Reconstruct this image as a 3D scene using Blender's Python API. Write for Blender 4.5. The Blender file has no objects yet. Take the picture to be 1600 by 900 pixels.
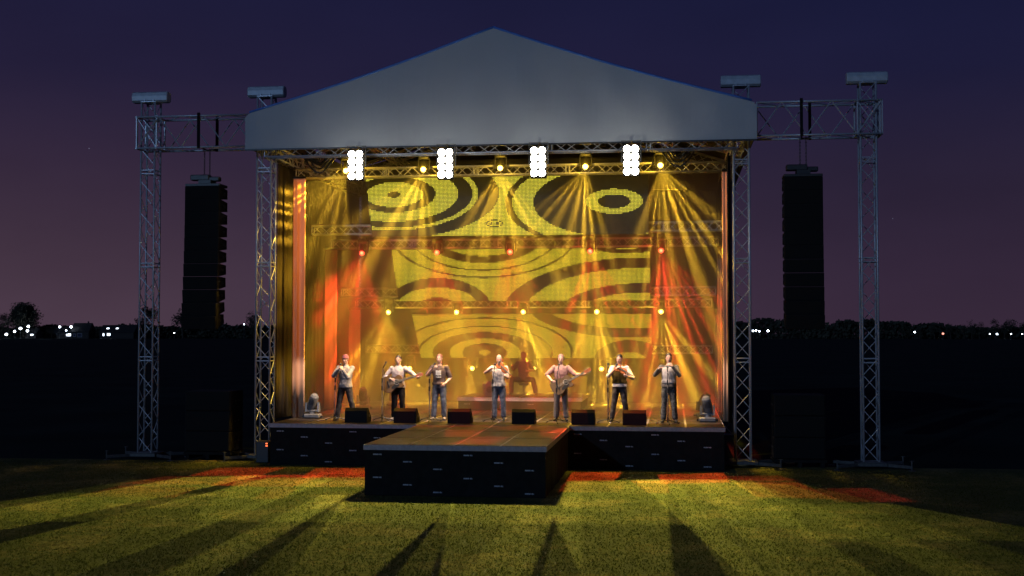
import bpy, math, random
from mathutils import Vector, Matrix, Quaternion
random.seed(7)
S = bpy.context.scene
COL = S.collection
PI = math.pi
V = Vector
R = math.radians

# ------------------------------------------------------------------ camera
cam_d = bpy.data.cameras.new("camera")
cam = bpy.data.objects.new("camera", cam_d)
COL.objects.link(cam)
cam_d.sensor_width = 36.0
cam_d.lens = 36.0 * 1930 / 1600
cam_d.clip_start = 0.1
cam_d.clip_end = 4000
cam.location = (0, 0, 3.35)
cam.rotation_euler = (R(90) + math.atan(70 / 1930), 0, math.atan(252 / 1930))
S.camera = cam

# ------------------------------------------------------------------ world: late dusk sky
W = bpy.data.worlds.new("World")
S.world = W
W.use_nodes = True
wt = W.node_tree
for n in list(wt.nodes):
    wt.nodes.remove(n)


def NN(t, kind, **kw):
    n = t.nodes.new(kind)
    for k, v in kw.items():
        setattr(n, k, v)
    return n


def math_n(t, op, a, b=None, clamp=False):
    n = NN(t, 'ShaderNodeMath', operation=op, use_clamp=clamp)
    for i, v in enumerate((a, b)):
        if v is None:
            continue
        if isinstance(v, (int, float)):
            n.inputs[i].default_value = v
        else:
            t.links.new(v, n.inputs[i])
    return n.outputs[0]


def ramp(t, fac, stops, interp='LINEAR'):
    n = NN(t, 'ShaderNodeValToRGB')
    cr = n.color_ramp
    cr.interpolation = interp
    while len(cr.elements) < len(stops):
        cr.elements.new(0.5)
    for e, (p, c) in zip(cr.elements, stops):
        e.position = p
        e.color = (c[0], c[1], c[2], 1)
    t.links.new(fac, n.inputs[0])
    return n.outputs[0]


def build_world():
    t = wt
    out = NN(t, 'ShaderNodeOutputWorld')
    bg = NN(t, 'ShaderNodeBackground')
    tc = NN(t, 'ShaderNodeTexCoord')
    sx = NN(t, 'ShaderNodeSeparateXYZ')
    t.links.new(tc.outputs['Generated'], sx.inputs[0])
    z = sx.outputs[2]
    warm = ramp(t, z, [(0.0, (0.078, 0.047, 0.070)), (0.06, (0.060, 0.036, 0.058)), (0.13, (0.036, 0.022, 0.046)),
                       (0.20, (0.019, 0.0145, 0.043)), (0.30, (0.010, 0.0105, 0.040)), (1.0, (0.004, 0.006, 0.02))])
    cold = ramp(t, z, [(0.0, (0.040, 0.023, 0.044)), (0.06, (0.031, 0.019, 0.040)), (0.13, (0.021, 0.015, 0.037)),
                       (0.20, (0.012, 0.0115, 0.040)), (0.30, (0.007, 0.009, 0.038)), (1.0, (0.004, 0.006, 0.02))])
    az = math_n(t, 'ADD', math_n(t, 'MULTIPLY', sx.outputs[0], 1.35), 0.78, True)
    mx = NN(t, 'ShaderNodeMix', data_type='RGBA')
    t.links.new(az, mx.inputs[0])
    t.links.new(warm, mx.inputs[6])
    t.links.new(cold, mx.inputs[7])
    # thin, soft unevenness of the night air
    no = NN(t, 'ShaderNodeTexNoise')
    no.inputs['Scale'].default_value = 5
    no.inputs['Detail'].default_value = 3
    mp = NN(t, 'ShaderNodeMapping')
    mp.inputs['Scale'].default_value = (1, 1, 3)
    t.links.new(tc.outputs['Generated'], mp.inputs[0])
    t.links.new(mp.outputs[0], no.inputs['Vector'])
    k = math_n(t, 'ADD', math_n(t, 'MULTIPLY', no.outputs[0], 0.35), 0.82)
    sc = NN(t, 'ShaderNodeVectorMath', operation='SCALE')
    t.links.new(mx.outputs[2], sc.inputs[0])
    t.links.new(k, sc.inputs[3])
    # a few stars
    vo = NN(t, 'ShaderNodeTexVoronoi')
    vo.inputs['Scale'].default_value = 26
    t.links.new(tc.outputs['Generated'], vo.inputs['Vector'])
    st = math_n(t, 'LESS_THAN', vo.outputs['Distance'], 0.011)
    s2 = NN(t, 'ShaderNodeVectorMath', operation='SCALE')
    s2.inputs[0].default_value = (0.10, 0.11, 0.16)
    t.links.new(st, s2.inputs[3])
    ad = NN(t, 'ShaderNodeVectorMath', operation='ADD')
    t.links.new(sc.outputs[0], ad.inputs[0])
    t.links.new(s2.outputs[0], ad.inputs[1])
    # the last trace of physical twilight under it
    sky = NN(t, 'ShaderNodeTexSky', sky_type='NISHITA', sun_disc=False)
    sky.sun_elevation = R(-6)
    sky.sun_rotation = R(200)
    s3 = NN(t, 'ShaderNodeVectorMath', operation='SCALE')
    s3.inputs[3].default_value = 0.02
    t.links.new(sky.outputs[0], s3.inputs[0])
    a2 = NN(t, 'ShaderNodeVectorMath', operation='ADD')
    t.links.new(ad.outputs[0], a2.inputs[0])
    t.links.new(s3.outputs[0], a2.inputs[1])
    t.links.new(a2.outputs[0], bg.inputs[0])
    bg.inputs[1].default_value = 1.0
    t.links.new(bg.outputs[0], out.inputs[0])


build_world()

# moonlight, low from behind the camera
sd = bpy.data.lights.new("moon", 'SUN')
sd.energy = 0.5
sd.angle = R(0.5)
sd.color = (0.33, 0.58, 1.0)
sun = bpy.data.objects.new("moon", sd)
COL.objects.link(sun)
sun.rotation_euler = V((0.42, 1.0, -0.30)).to_track_quat('-Z', 'Y').to_euler()

# ------------------------------------------------------------------ render settings
S.view_settings.view_transform = 'Standard'
S.view_settings.look = 'None'
S.view_settings.exposure = 0
S.view_settings.gamma = 1
S.render.engine = 'CYCLES'
cy = S.cycles
cy.use_denoising = True
cy.use_adaptive_sampling = False
try:
    cy.denoiser = 'OPENIMAGEDENOISE'
    cy.denoising_input_passes = 'RGB_ALBEDO_NORMAL'
except Exception:
    pass
cy.max_bounces = 6
cy.diffuse_bounces = 2
cy.glossy_bounces = 2
cy.transmission_bounces = 2
cy.volume_bounces = 0
cy.transparent_max_bounces = 12
cy.sample_clamp_indirect = 3
cy.sample_clamp_direct = 0
cy.caustics_reflective = False
cy.caustics_refractive = False

# overall light levels, in one place
P_FAN, P_RED, P_AMB, P_LOW, P_SPILL = 5400, 3800, 5600, 3300, 14
P_LAWN, P_FRONT, P_GLOW, P_LEG = 7600, 1450, 17, 2000
HAZE = 0.10


# ------------------------------------------------------------------ materials
def mat(name, col, rough=0.6, metal=0.0, noise=None, bump=None, spec=0.5, emit=None, estr=0.0, vary=0.25, stretch=None):
    m = bpy.data.materials.new(name)
    m.use_nodes = True
    t = m.node_tree
    b = t.nodes['Principled BSDF']
    b.inputs['Base Color'].default_value = (*col, 1)
    b.inputs['Roughness'].default_value = rough
    b.inputs['Metallic'].default_value = metal
    b.inputs['Specular IOR Level'].default_value = spec
    tc = None
    if noise or bump:
        tc = NN(t, 'ShaderNodeTexCoord')
        src = tc.outputs['Object']
        if stretch:
            mp = NN(t, 'ShaderNodeMapping')
            mp.inputs['Scale'].default_value = stretch
            t.links.new(src, mp.inputs[0])
            src = mp.outputs[0]
    if noise:
        n = NN(t, 'ShaderNodeTexNoise')
        n.inputs['Scale'].default_value = noise
        n.inputs['Detail'].default_value = 6
        t.links.new(src, n.inputs['Vector'])
        lo = tuple(c * (1 - vary) for c in col)
        hi = tuple(min(1, c * (1 + vary)) for c in col)
        c = ramp(t, n.outputs[0], [(0.3, lo), (0.7, hi)])
        t.links.new(c, b.inputs['Base Color'])
        r = math_n(t, 'ADD', math_n(t, 'MULTIPLY', n.outputs[0], 0.2), rough - 0.1, True)
        t.links.new(r, b.inputs['Roughness'])
    if bump:
        n = NN(t, 'ShaderNodeTexNoise')
        n.inputs['Scale'].default_value = bump[0]
        n.inputs['Detail'].default_value = 4
        t.links.new(src, n.inputs['Vector'])
        bp = NN(t, 'ShaderNodeBump')
        bp.inputs['Strength'].default_value = bump[1]
        bp.inputs['Distance'].default_value = bump[2] if len(bump) > 2 else 0.02
        t.links.new(n.outputs[0], bp.inputs['Height'])
        t.links.new(bp.outputs[0], b.inputs['Normal'])
    if emit:
        b.inputs['Emission Color'].default_value = (*emit, 1)
        b.inputs['Emission Strength'].default_value = estr
        try:
            m.cycles.emission_sampling = 'NONE'
        except Exception:
            pass
    return m


M = {}
M['alu'] = mat('aluminium', (0.42, 0.44, 0.48), 0.42, 0.35, noise=30, vary=0.15)
M['alu_in'] = mat('lightened_aluminium', (0.74, 0.74, 0.74), 0.45, 0.1, noise=30, vary=0.1)  # same aluminium, colour lightened so the inner trusses look more lit
M['alu_edge'] = mat('deck_edge_aluminium', (0.30, 0.26, 0.27), 0.55, 0.25, noise=12, vary=0.2)
M['steel'] = mat('galvanised_steel', (0.075, 0.078, 0.08), 0.6, 0.5, noise=14, vary=0.3)
M['tarp'] = mat('roof_tarpaulin', (0.36, 0.38, 0.40), 0.8, noise=1.2, vary=0.03, bump=(1.1, 0.12, 0.10), spec=0.2)
M['rim_light'] = mat('painted_blue_rim', (0.05, 0.16, 0.50), 0.5, noise=6, vary=.15)  # moonlit blue rim put into the base colour
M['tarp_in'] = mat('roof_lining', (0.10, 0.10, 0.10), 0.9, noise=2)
M['black_cloth'] = mat('black_stage_cloth', (0.012, 0.012, 0.012), 0.95, noise=6, bump=(5, 0.4, 0.03), spec=0.1)
M['curtain'] = mat('dark_curtain', (0.034, 0.027, 0.022), 0.95, noise=3, vary=0.3, bump=(40, 0.2, 0.004), spec=0.1, stretch=(1, 1, 0.1))
M['leg'] = mat('pale_masking_leg', (0.55, 0.34, 0.22), 0.9, noise=3, vary=0.15, stretch=(3, 3, 0.2), spec=0.1)
M['deck'] = mat('phenolic_plywood', (0.026, 0.017, 0.014), 0.5, noise=60, vary=0.4, bump=(260, 0.25, 0.003))
M['speaker'] = mat('black_speaker_paint', (0.012, 0.011, 0.011), 0.65, noise=70, bump=(200, 0.4, 0.002))
M['grille'] = mat('speaker_grille', (0.006, 0.006, 0.006), 0.85, bump=(300, 0.6, 0.003), spec=.2)
M['speaker_b'] = mat('textured_speaker_paint', (0.010, 0.008, 0.008), 0.8, noise=70, bump=(160, 0.4, 0.003), spec=.25)
M['plastic'] = mat('black_plastic', (0.02, 0.02, 0.02), 0.45, noise=20)
M['greyp'] = mat('grey_moulded_plastic', (0.15, 0.15, 0.155), 0.4, noise=15)
M['cover'] = mat('grey_sheet_metal', (0.42, 0.46, 0.50), 0.5, 0.25, noise=8, vary=0.15)
M['skin'] = mat('skin', (0.56, 0.33, 0.24), 0.5, noise=18, vary=0.10)
M['eye'] = mat('eye', (0.03, 0.02, 0.015), 0.2)
M['eyewhite'] = mat('eye_white', (0.7, 0.68, 0.65), 0.3)
M['lip'] = mat('lip', (0.38, 0.15, 0.12), 0.45)
M['wood_gtr'] = mat('spruce_guitar_top', (0.17, 0.080, 0.012), 0.5, noise=9, vary=0.2, stretch=(1, 12, 12))
M['wood_side'] = mat('rosewood', (0.12, 0.05, 0.025), 0.3, noise=14)
M['ebony'] = mat('ebony', (0.015, 0.012, 0.01), 0.7, noise=20)
M['fret'] = mat('fret_metal', (0.42, 0.36, 0.28), 0.6, 0.0, noise=20)
M['violin'] = mat('violin_varnish', (0.42, 0.12, 0.035), 0.2, noise=12, vary=0.3)
M['chrome'] = mat('chrome_tube', (0.70, 0.70, 0.72), 0.2, 0.9, noise=30)
M['bark'] = mat('bark', (0.035, 0.026, 0.020), 0.95, noise=3)
M['leaf'] = mat('dusky_foliage', (0.030, 0.030, 0.018), 0.9, noise=0.6, vary=0.5)
M['house'] = mat('brick_wall', (0.020, 0.016, 0.015), 0.9, noise=2)
M['tile'] = mat('roof_tile', (0.010, 0.009, 0.009), 0.85, noise=2)
M['lit'] = mat('lit_window', (0.8, 0.8, 0.8), 0.4, emit=(0.80, 0.88, 1.0), estr=3)
M['glass'] = mat('dark_window_pane', (0.02, 0.03, 0.06), 0.1)
M['street'] = mat('street_lamp_glass', (0.9, 0.9, 0.9), 0.3, emit=(0.75, 0.86, 1.0), estr=14)
M['redlamp'] = mat('warm_lamp_glass', (0.9, 0.5, 0.4), 0.3, emit=(1.0, 0.35, 0.25), estr=2)
M['bulb'] = mat('flood_bulb', (1, 1, 1), 0.3, emit=(1.0, 0.96, 0.78), estr=45)
M['lens_y'] = mat('amber_lens', (1, 0.7, 0.3), 0.3, emit=(1.0, 0.60, 0.10), estr=8)
M['lens_r'] = mat('red_lens', (1, 0.3, 0.2), 0.3, emit=(1.0, 0.12, 0.06), estr=2.6)
M['white_print'] = mat('white_print', (0.72, 0.70, 0.66), 0.8, noise=40)
M['logo'] = mat('skirt_print', (0.50, 0.52, 0.58), 0.8, noise=40)
M['strip'] = mat('bare_aluminium_fascia', (0.66, 0.60, 0.54), 0.5, 0.1, noise=10, vary=0.1)
M['indicator'] = mat('red_indicator', (0.8, 0.2, 0.1), 0.4, emit=(1.0, 0.16, 0.04), estr=2.5)
M['mesh_black'] = mat('led_mesh', (0.05, 0.045, 0.04), 0.7, noise=8)


def gauze_mat():
    m = bpy.data.materials.new('backdrop_gauze')
    m.use_nodes = True
    t = m.node_tree
    b = t.nodes['Principled BSDF']
    o = t.nodes['Material Output']
    b.inputs['Roughness'].default_value = 0.95
    b.inputs['Specular IOR Level'].default_value = 0.1
    tc = NN(t, 'ShaderNodeTexCoord')
    mp = NN(t, 'ShaderNodeMapping')
    mp.inputs['Scale'].default_value = (2.2, 2.2, 0.25)
    t.links.new(tc.outputs['Object'], mp.inputs[0])
    n = NN(t, 'ShaderNodeTexNoise')
    n.inputs['Scale'].default_value = 1.5
    n.inputs['Detail'].default_value = 5
    t.links.new(mp.outputs[0], n.inputs['Vector'])
    c = ramp(t, n.outputs[0], [(0.3, (0.022, 0.019, 0.017)), (0.7, (0.045, 0.038, 0.033))])
    t.links.new(c, b.inputs['Base Color'])
    tr = NN(t, 'ShaderNodeBsdfTransparent')
    mx = NN(t, 'ShaderNodeMixShader')
    mx.inputs[0].default_value = 0.22
    t.links.new(b.outputs[0], mx.inputs[1])
    t.links.new(tr.outputs[0], mx.inputs[2])
    t.links.new(mx.outputs[0], o.inputs[0])
    return m


M['gauze'] = gauze_mat()


def led_mat():
    m = bpy.data.materials.new('led_pixels')
    m.use_nodes = True
    t = m.node_tree
    b = t.nodes['Principled BSDF']
    at = NN(t, 'ShaderNodeAttribute', attribute_name='pixel')
    t.links.new(at.outputs['Color'], b.inputs['Emission Color'])
    b.inputs['Base Color'].default_value = (0.02, 0.02, 0.02, 1)
    b.inputs['Emission Strength'].default_value = 1.25
    m.cycles.emission_sampling = 'NONE'
    return m


M['led'] = led_mat()


def lawn_mat(name, c1, c2, c3, translucent=False):
    m = bpy.data.materials.new(name)
    m.use_nodes = True
    t = m.node_tree
    b = t.nodes['Principled BSDF']
    b.inputs['Roughness'].default_value = 0.9
    b.inputs['Specular IOR Level'].default_value = 0.15
    tc = NN(t, 'ShaderNodeTexCoord')
    n1 = NN(t, 'ShaderNodeTexNoise')
    n1.inputs['Scale'].default_value = 0.55
    n1.inputs['Detail'].default_value = 8
    n1.inputs['Roughness'].default_value = 0.7
    t.links.new(tc.outputs['Object'], n1.inputs['Vector'])
    n2 = NN(t, 'ShaderNodeTexNoise')
    n2.inputs['Scale'].default_value = 11
    n2.inputs['Detail'].default_value = 8
    n2.inputs['Roughness'].default_value = 0.75
    t.links.new(tc.outputs['Object'], n2.inputs['Vector'])
    f = math_n(t, 'ADD', math_n(t, 'MULTIPLY', n1.outputs[0], 0.6), math_n(t, 'MULTIPLY', n2.outputs[0], 0.4))
    c = ramp(t, f, [(0.36, c1), (0.5, c2), (0.66, c3)])
    t.links.new(c, b.inputs['Base Color'])
    bp = NN(t, 'ShaderNodeBump')
    bp.inputs['Strength'].default_value = 0.9
    bp.inputs['Distance'].default_value = 0.06
    t.links.new(n2.outputs[0], bp.inputs['Height'])
    t.links.new(bp.outputs[0], b.inputs['Normal'])
    if translucent:
        o = t.nodes['Material Output']
        tr = NN(t, 'ShaderNodeBsdfTranslucent')
        t.links.new(c, tr.inputs[0])
        mx = NN(t, 'ShaderNodeMixShader')
        mx.inputs[0].default_value = 0.4
        t.links.new(b.outputs[0], mx.inputs[1])
        t.links.new(tr.outputs[0], mx.inputs[2])
        t.links.new(mx.outputs[0], o.inputs[0])
    return m


M['lawn'] = lawn_mat('lawn_turf', (0.028, 0.036, 0.011), (0.050, 0.060, 0.018), (0.19, 0.150, 0.070))
M['blade'] = lawn_mat('grass_blade', (0.034, 0.046, 0.012), (0.060, 0.075, 0.020), (0.22, 0.175, 0.080), True)
M['field'] = mat('unlit_field', (0.012, 0.020, 0.018), 1.0, noise=0.2, vary=0.4, spec=0.05)  # ground the lamps do not reach: its darkness is in the colour


# ------------------------------------------------------------------ mesh builder
class MB:
    def __init__(s):
        s.v, s.f, s.m = [], [], []

    def add(s, vs, fs, mi=0):
        o = len(s.v)
        s.v += [tuple(p) for p in vs]
        s.f += [tuple(i + o for i in f) for f in fs]
        s.m += [mi] * len(fs)
        return s

    def box(s, c, d, rot=None, mi=0, bev=0.0):
        x, y, z = d[0] / 2, d[1] / 2, d[2] / 2
        if bev > 0:
            b = min(bev, x * .9, y * .9, z * .9)
            vs, idx = [], {}
            for sx in (-1, 1):
                for sy in (-1, 1):
                    for sz in (-1, 1):
                        for a in range(3):
                            p = [sx * (x - b), sy * (y - b), sz * (z - b)]
                            p[a] = (sx * x, sy * y, sz * z)[a]
                            idx[(sx, sy, sz, a)] = len(vs)
                            vs.append(V(p))
            fs = []
            for a in range(3):
                o1, o2 = [k for k in range(3) if k != a]
                for sg in (-1, 1):
                    q = []
                    for (p1, p2) in ((-1, -1), (1, -1), (1, 1), (-1, 1)):
                        k = [0, 0, 0]
                        k[a] = sg
                        k[o1] = p1
                        k[o2] = p2
                        q.append(idx[(k[0], k[1], k[2], a)])
                    fs.append(q)
            for a in range(3):
                o1, o2 = [k for k in range(3) if k != a]
                for p1 in (-1, 1):
                    for p2 in (-1, 1):
                        q = []
                        for (ax, e) in ((o1, -1), (o1, 1), (o2, 1), (o2, -1)):
                            k = [0, 0, 0]
                            k[a] = e
                            k[o1] = p1
                            k[o2] = p2
                            q.append(idx[(k[0], k[1], k[2], ax)])
                        fs.append(q)
            for sx in (-1, 1):
                for sy in (-1, 1):
                    for sz in (-1, 1):
                        fs.append([idx[(sx, sy, sz, 0)], idx[(sx, sy, sz, 1)], idx[(sx, sy, sz, 2)]])
        else:
            vs = [V((a * x, b_ * y, c_ * z)) for a in (-1, 1) for b_ in (-1, 1) for c_ in (-1, 1)]
            fs = [(0, 1, 3, 2), (4, 6, 7, 5), (0, 4, 5, 1), (2, 3, 7, 6), (0, 2, 6, 4), (1, 5, 7, 3)]
        c = V(c)
        if rot is not None:
            vs = [rot @ p for p in vs]
        s.add([p + c for p in vs], fs, mi)
        return s

    def rings(s, rs, mi=0, caps=True, closed=True):
        n = len(rs[0])
        vs = [p for r in rs for p in r]
        fs = []
        for i in range(len(rs) - 1):
            for j in range(n if closed else n - 1):
                k = (j + 1) % n
                fs.append((i * n + j, i * n + k, (i + 1) * n + k, (i + 1) * n + j))
        if caps and closed:
            fs.append(tuple(range(n - 1, -1, -1)))
            fs.append(tuple((len(rs) - 1) * n + j for j in range(n)))
        s.add(vs, fs, mi)
        return s

    def tube(s, pts, r, n=6, mi=0):
        pts = [V(p) for p in pts]
        rr = r if isinstance(r, (list, tuple)) else [r] * len(pts)
        rs = []
        for i, p in enumerate(pts):
            d = (pts[min(i + 1, len(pts) - 1)] - pts[max(i - 1, 0)])
            if d.length < 1e-9:
                d = V((0, 0, 1))
            d.normalize()
            up = V((0, 0, 1)) if abs(d.z) < 0.9 else V((1, 0, 0))
            a = d.cross(up).normalized()
            b = d.cross(a)
            rs.append([p + (a * math.cos(2 * PI * k / n) + b * math.sin(2 * PI * k / n)) * rr[i] for k in range(n)])
        return s.rings(rs, mi)

    def ell(s, c, r, n=14, m=9, mi=0, rot=None):
        c = V(c)
        rs = []
        for i in range(1, m):
            a = PI * i / m
            ring = []
            for k in range(n):
                b = 2 * PI * k / n
                p = V((r[0] * math.sin(a) * math.cos(b), r[1] * math.sin(a) * math.sin(b), r[2] * math.cos(a)))
                ring.append(c + (rot @ p if rot else p))
            rs.append(ring)
        o = len(s.v)
        s.rings(rs, mi, caps=False)
        t, bt = V((0, 0, r[2])), V((0, 0, -r[2]))
        if rot:
            t, bt = rot @ t, rot @ bt
        s.v += [tuple(c + t), tuple(c + bt)]
        a, b = len(s.v) - 2, len(s.v) - 1
        L = o + (m - 2) * n
        for k in range(n):
            s.f.append((a, o + k, o + (k + 1) % n))
            s.f.append((b, L + (k + 1) % n, L + k))
            s.m += [mi, mi]
        return s

    def cap(s, a, b, ra, rb, n=10, mi=0):      # tapered capsule
        a, b = V(a), V(b)
        d = (b - a)
        if d.length < 1e-6:
            return s.ell(a, (ra, ra, ra), mi=mi)
        d.normalize()
        up = V((0, 0, 1)) if abs(d.z) < 0.9 else V((1, 0, 0))
        u = d.cross(up).normalized()
        w = d.cross(u)
        prof = [(a - d * ra * math.cos(t), ra * math.sin(t)) for t in (0.25, 0.7, 1.15, PI / 2)]
        prof += [(b + d * rb * math.sin(t), rb * math.cos(t)) for t in (0, 0.45, 0.9, 1.3)]
        return s.rings([[p + (u * math.cos(2 * PI * k / n) + w * math.sin(2 * PI * k / n)) * r for k in range(n)] for p, r in prof], mi)

    def disc_cyl(s, c, axis, r, h, n=16, mi=0):
        c, axis = V(c), V(axis).normalized()
        return s.tube([c - axis * h / 2, c + axis * h / 2], r, n, mi)

    def prism(s, poly, mtx, depth, mi=0):       # 2D polygon (x,z) extruded along local y by depth
        n = len(poly)
        vs = [mtx @ V((p[0], -depth / 2, p[1])) for p in poly] + [mtx @ V((p[0], depth / 2, p[1])) for p in poly]
        fs = [tuple(range(n)), tuple(range(2 * n - 1, n - 1, -1))]
        fs += [(i, (i + 1) % n + 0, (i + 1) % n + n, i + n) for i in range(n)]
        return s.add(vs, fs, mi)


def obj(name, mb, mats, parent=None, world=False, smooth=False):
    me = bpy.data.meshes.new(name)
    vs = mb.v
    if parent is not None and world:
        l = parent_loc(parent)
        vs = [(p[0] - l.x, p[1] - l.y, p[2] - l.z) for p in vs]
    me.from_pydata(vs, [], mb.f)
    if not isinstance(mats, (list, tuple)):
        mats = [mats]
    for m in mats:
        me.materials.append(m)
    me.polygons.foreach_set('material_index', mb.m)
    if smooth:
        me.polygons.foreach_set('use_smooth', [True] * len(me.polygons))
    me.update()
    o = bpy.data.objects.new(name, me)
    COL.objects.link(o)
    if parent is not None:
        o.parent = parent
    return o


def parent_loc(p):
    l = V((0, 0, 0))
    while p is not None:
        l += p.location
        p = p.parent
    return l


def thing(name, label, cat, loc=(0, 0, 0), group=None, rotz=0):
    o = bpy.data.objects.new(name, None)
    o.empty_display_size = 0.1
    COL.objects.link(o)
    o.location = loc
    o.rotation_euler = (0, 0, rotz)
    o['label'] = label
    o['category'] = cat
    if group:
        o['group'] = group
    return o


def tag(o, label, cat, group=None):
    o['label'] = label
    o['category'] = cat
    if group:
        o['group'] = group
    return o


def kids(o):
    return [c for c in o.children]


def dup(root, loc=None, rotz=None, label=None):
    def cp(o, par):
        c = o.copy()
        COL.objects.link(c)
        if par is not None:
            c.parent = par
        for ch in kids(o):
            cp(ch, c)
        return c
    r = cp(root, None)
    if loc is not None:
        r.location = loc
    if rotz is not None:
        r.rotation_euler[2] = rotz
    if label:
        r['label'] = label
    return r


def track(d):
    return V(d).to_track_quat('-Z', 'Y').to_euler()


# ------------------------------------------------------------------ gobo light (a spot with a framed or streaked beam)
def spot(name, loc, target, power, col, parent, size=100, kind='fan', seed=0.0, poly=None, radius=0.02, masks=None):
    """kind 'fan': streaky soft beam; 'frame': four shutter blades cut to the given corner points; 'plain'"""
    ld = bpy.data.lights.new(name, 'SPOT')
    ld.energy = power
    ld.color = col
    ld.shadow_soft_size = radius
    o = bpy.data.objects.new(name, ld)
    COL.objects.link(o)
    loc = V(loc)
    if poly:
        target = sum((V(p) for p in poly), V((0, 0, 0))) / len(poly)
    target = V(target)
    q = (target - loc).to_track_quat('-Z', 'Y')
    if kind == 'fan':       # the fan opens sideways across the stage
        zl = (loc - target).normalized()
        xl = V((1, 0, 0))
        xl = (xl - zl * xl.dot(zl)).normalized()
        yl = zl.cross(xl)
        q = Matrix(((xl.x, yl.x, zl.x), (xl.y, yl.y, zl.y), (xl.z, yl.z, zl.z))).to_quaternion()
    o.rotation_euler = q.to_euler()
    o.parent = parent
    o.location = loc - parent_loc(parent)
    masks = masks or ([((1, 1, 1), poly)] if poly else [])
    cuts = []
    qi = q.inverted()
    for mc_, pts in masks:
        uv = []
        for p in pts:
            l = qi @ (V(p) - loc)
            uv.append((l.x / -l.z, l.y / -l.z))
        cuts.append((mc_, uv))
    if cuts:
        uv = [c for _, k in cuts for c in k]
        size = 2 * math.degrees(math.atan(max(math.hypot(*c) for c in uv))) + 4
    ld.spot_size = R(min(size, 170))
    ld.spot_blend = 0.2 if kind == 'fan' else 0.15 if kind == 'plain' else 0.0
    if kind == 'plain':
        return o
    ld.use_nodes = True
    t = ld.node_tree
    em = [n for n in t.nodes if n.type == 'EMISSION'][0]
    tc = NN(t, 'ShaderNodeTexCoord')
    sx = NN(t, 'ShaderNodeSeparateXYZ')
    t.links.new(tc.outputs['Normal'], sx.inputs[0])
    az = math_n(t, 'MULTIPLY', math_n(t, 'MAXIMUM', math_n(t, 'ABSOLUTE', sx.outputs[2]), 0.02), GOBO)
    u = math_n(t, 'DIVIDE', sx.outputs[0], az)
    v = math_n(t, 'DIVIDE', sx.outputs[1], az)
    if kind == 'fan':
        ang = math_n(t, 'ARCTANGENT', u)
        rnd = random.Random(int(seed * 100) + 5)
        fac = math_n(t, 'ADD', math_n(t, 'MULTIPLY', ang, 1 / 1.9), 0.5, True)
        stops = [(0.0, (0,) * 3), (0.12, (0,) * 3)]
        p = 0.14 + rnd.uniform(0, .04)
        while p < 0.86 and len(stops) < 27:
            edge = min(1.0, max(0.25, min(p, 1 - p) * 2.6))
            w = rnd.choice((.014, .022, .034, .05))
            l = rnd.uniform(.7, 2.4) * edge
            gap = rnd.uniform(.06, .18) * edge
            stops += [(p, (gap,) * 3), (p + w, (l,) * 3), (p + 2.2 * w, (gap,) * 3)]
            p += 2.2 * w + rnd.uniform(.012, .05)
        stops += [(max(p, .88), (0.02,) * 3), (0.95, (0,) * 3)]
        k = ramp(t, fac, stops, 'EASE')
        vv = math_n(t, "MULTIPLY", v, 1 / 0.30)
        k = math_n(t, 'MULTIPLY', k, math_n(t, 'POWER', 2.718, math_n(t, 'MULTIPLY', math_n(t, 'MULTIPLY', vv, vv), -1.0)))
        # collimated optics: the beam thins out more slowly than a bare bulb's light
        lf = NN(t, 'ShaderNodeLightFalloff')
        lf.inputs['Strength'].default_value = 1.0
        lf.inputs['Smooth'].default_value = 0.35
        t.links.new(math_n(t, 'MULTIPLY', k, lf.outputs['Quadratic']), em.inputs['Strength'])
    else:
        total = None
        for mc_, uv in cuts:
            c = (sum(a for a, _ in uv) / len(uv), sum(b for _, b in uv) / len(uv))
            res = None
            for i in range(len(uv)):
                (x0, y0), (x1, y1) = uv[i], uv[(i + 1) % len(uv)]
                A, B = y0 - y1, x1 - x0
                L = math.hypot(A, B)
                A, B = A / L, B / L
                D = -(A * x0 + B * y0)
                if A * c[0] + B * c[1] + D < 0:
                    A, B, D = -A, -B, -D
                e = math_n(t, 'ADD', math_n(t, 'ADD', math_n(t, 'MULTIPLY', u, A), math_n(t, 'MULTIPLY', v, B)), D)
                e = math_n(t, 'MULTIPLY', e, 260, True)
                res = e if res is None else math_n(t, 'MULTIPLY', res, e)
            sc_ = NN(t, 'ShaderNodeVectorMath', operation='SCALE')
            sc_.inputs[0].default_value = mc_
            t.links.new(res, sc_.inputs[3])
            if total is None:
                total = sc_.outputs[0]
            else:
                ad = NN(t, 'ShaderNodeVectorMath', operation='ADD')
                t.links.new(total, ad.inputs[0])
                t.links.new(sc_.outputs[0], ad.inputs[1])
                total = ad.outputs[0]
        t.links.new(total, em.inputs['Color'])
    return o


GOBO = 1.0      # sign of the lamp's own coordinate


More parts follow.
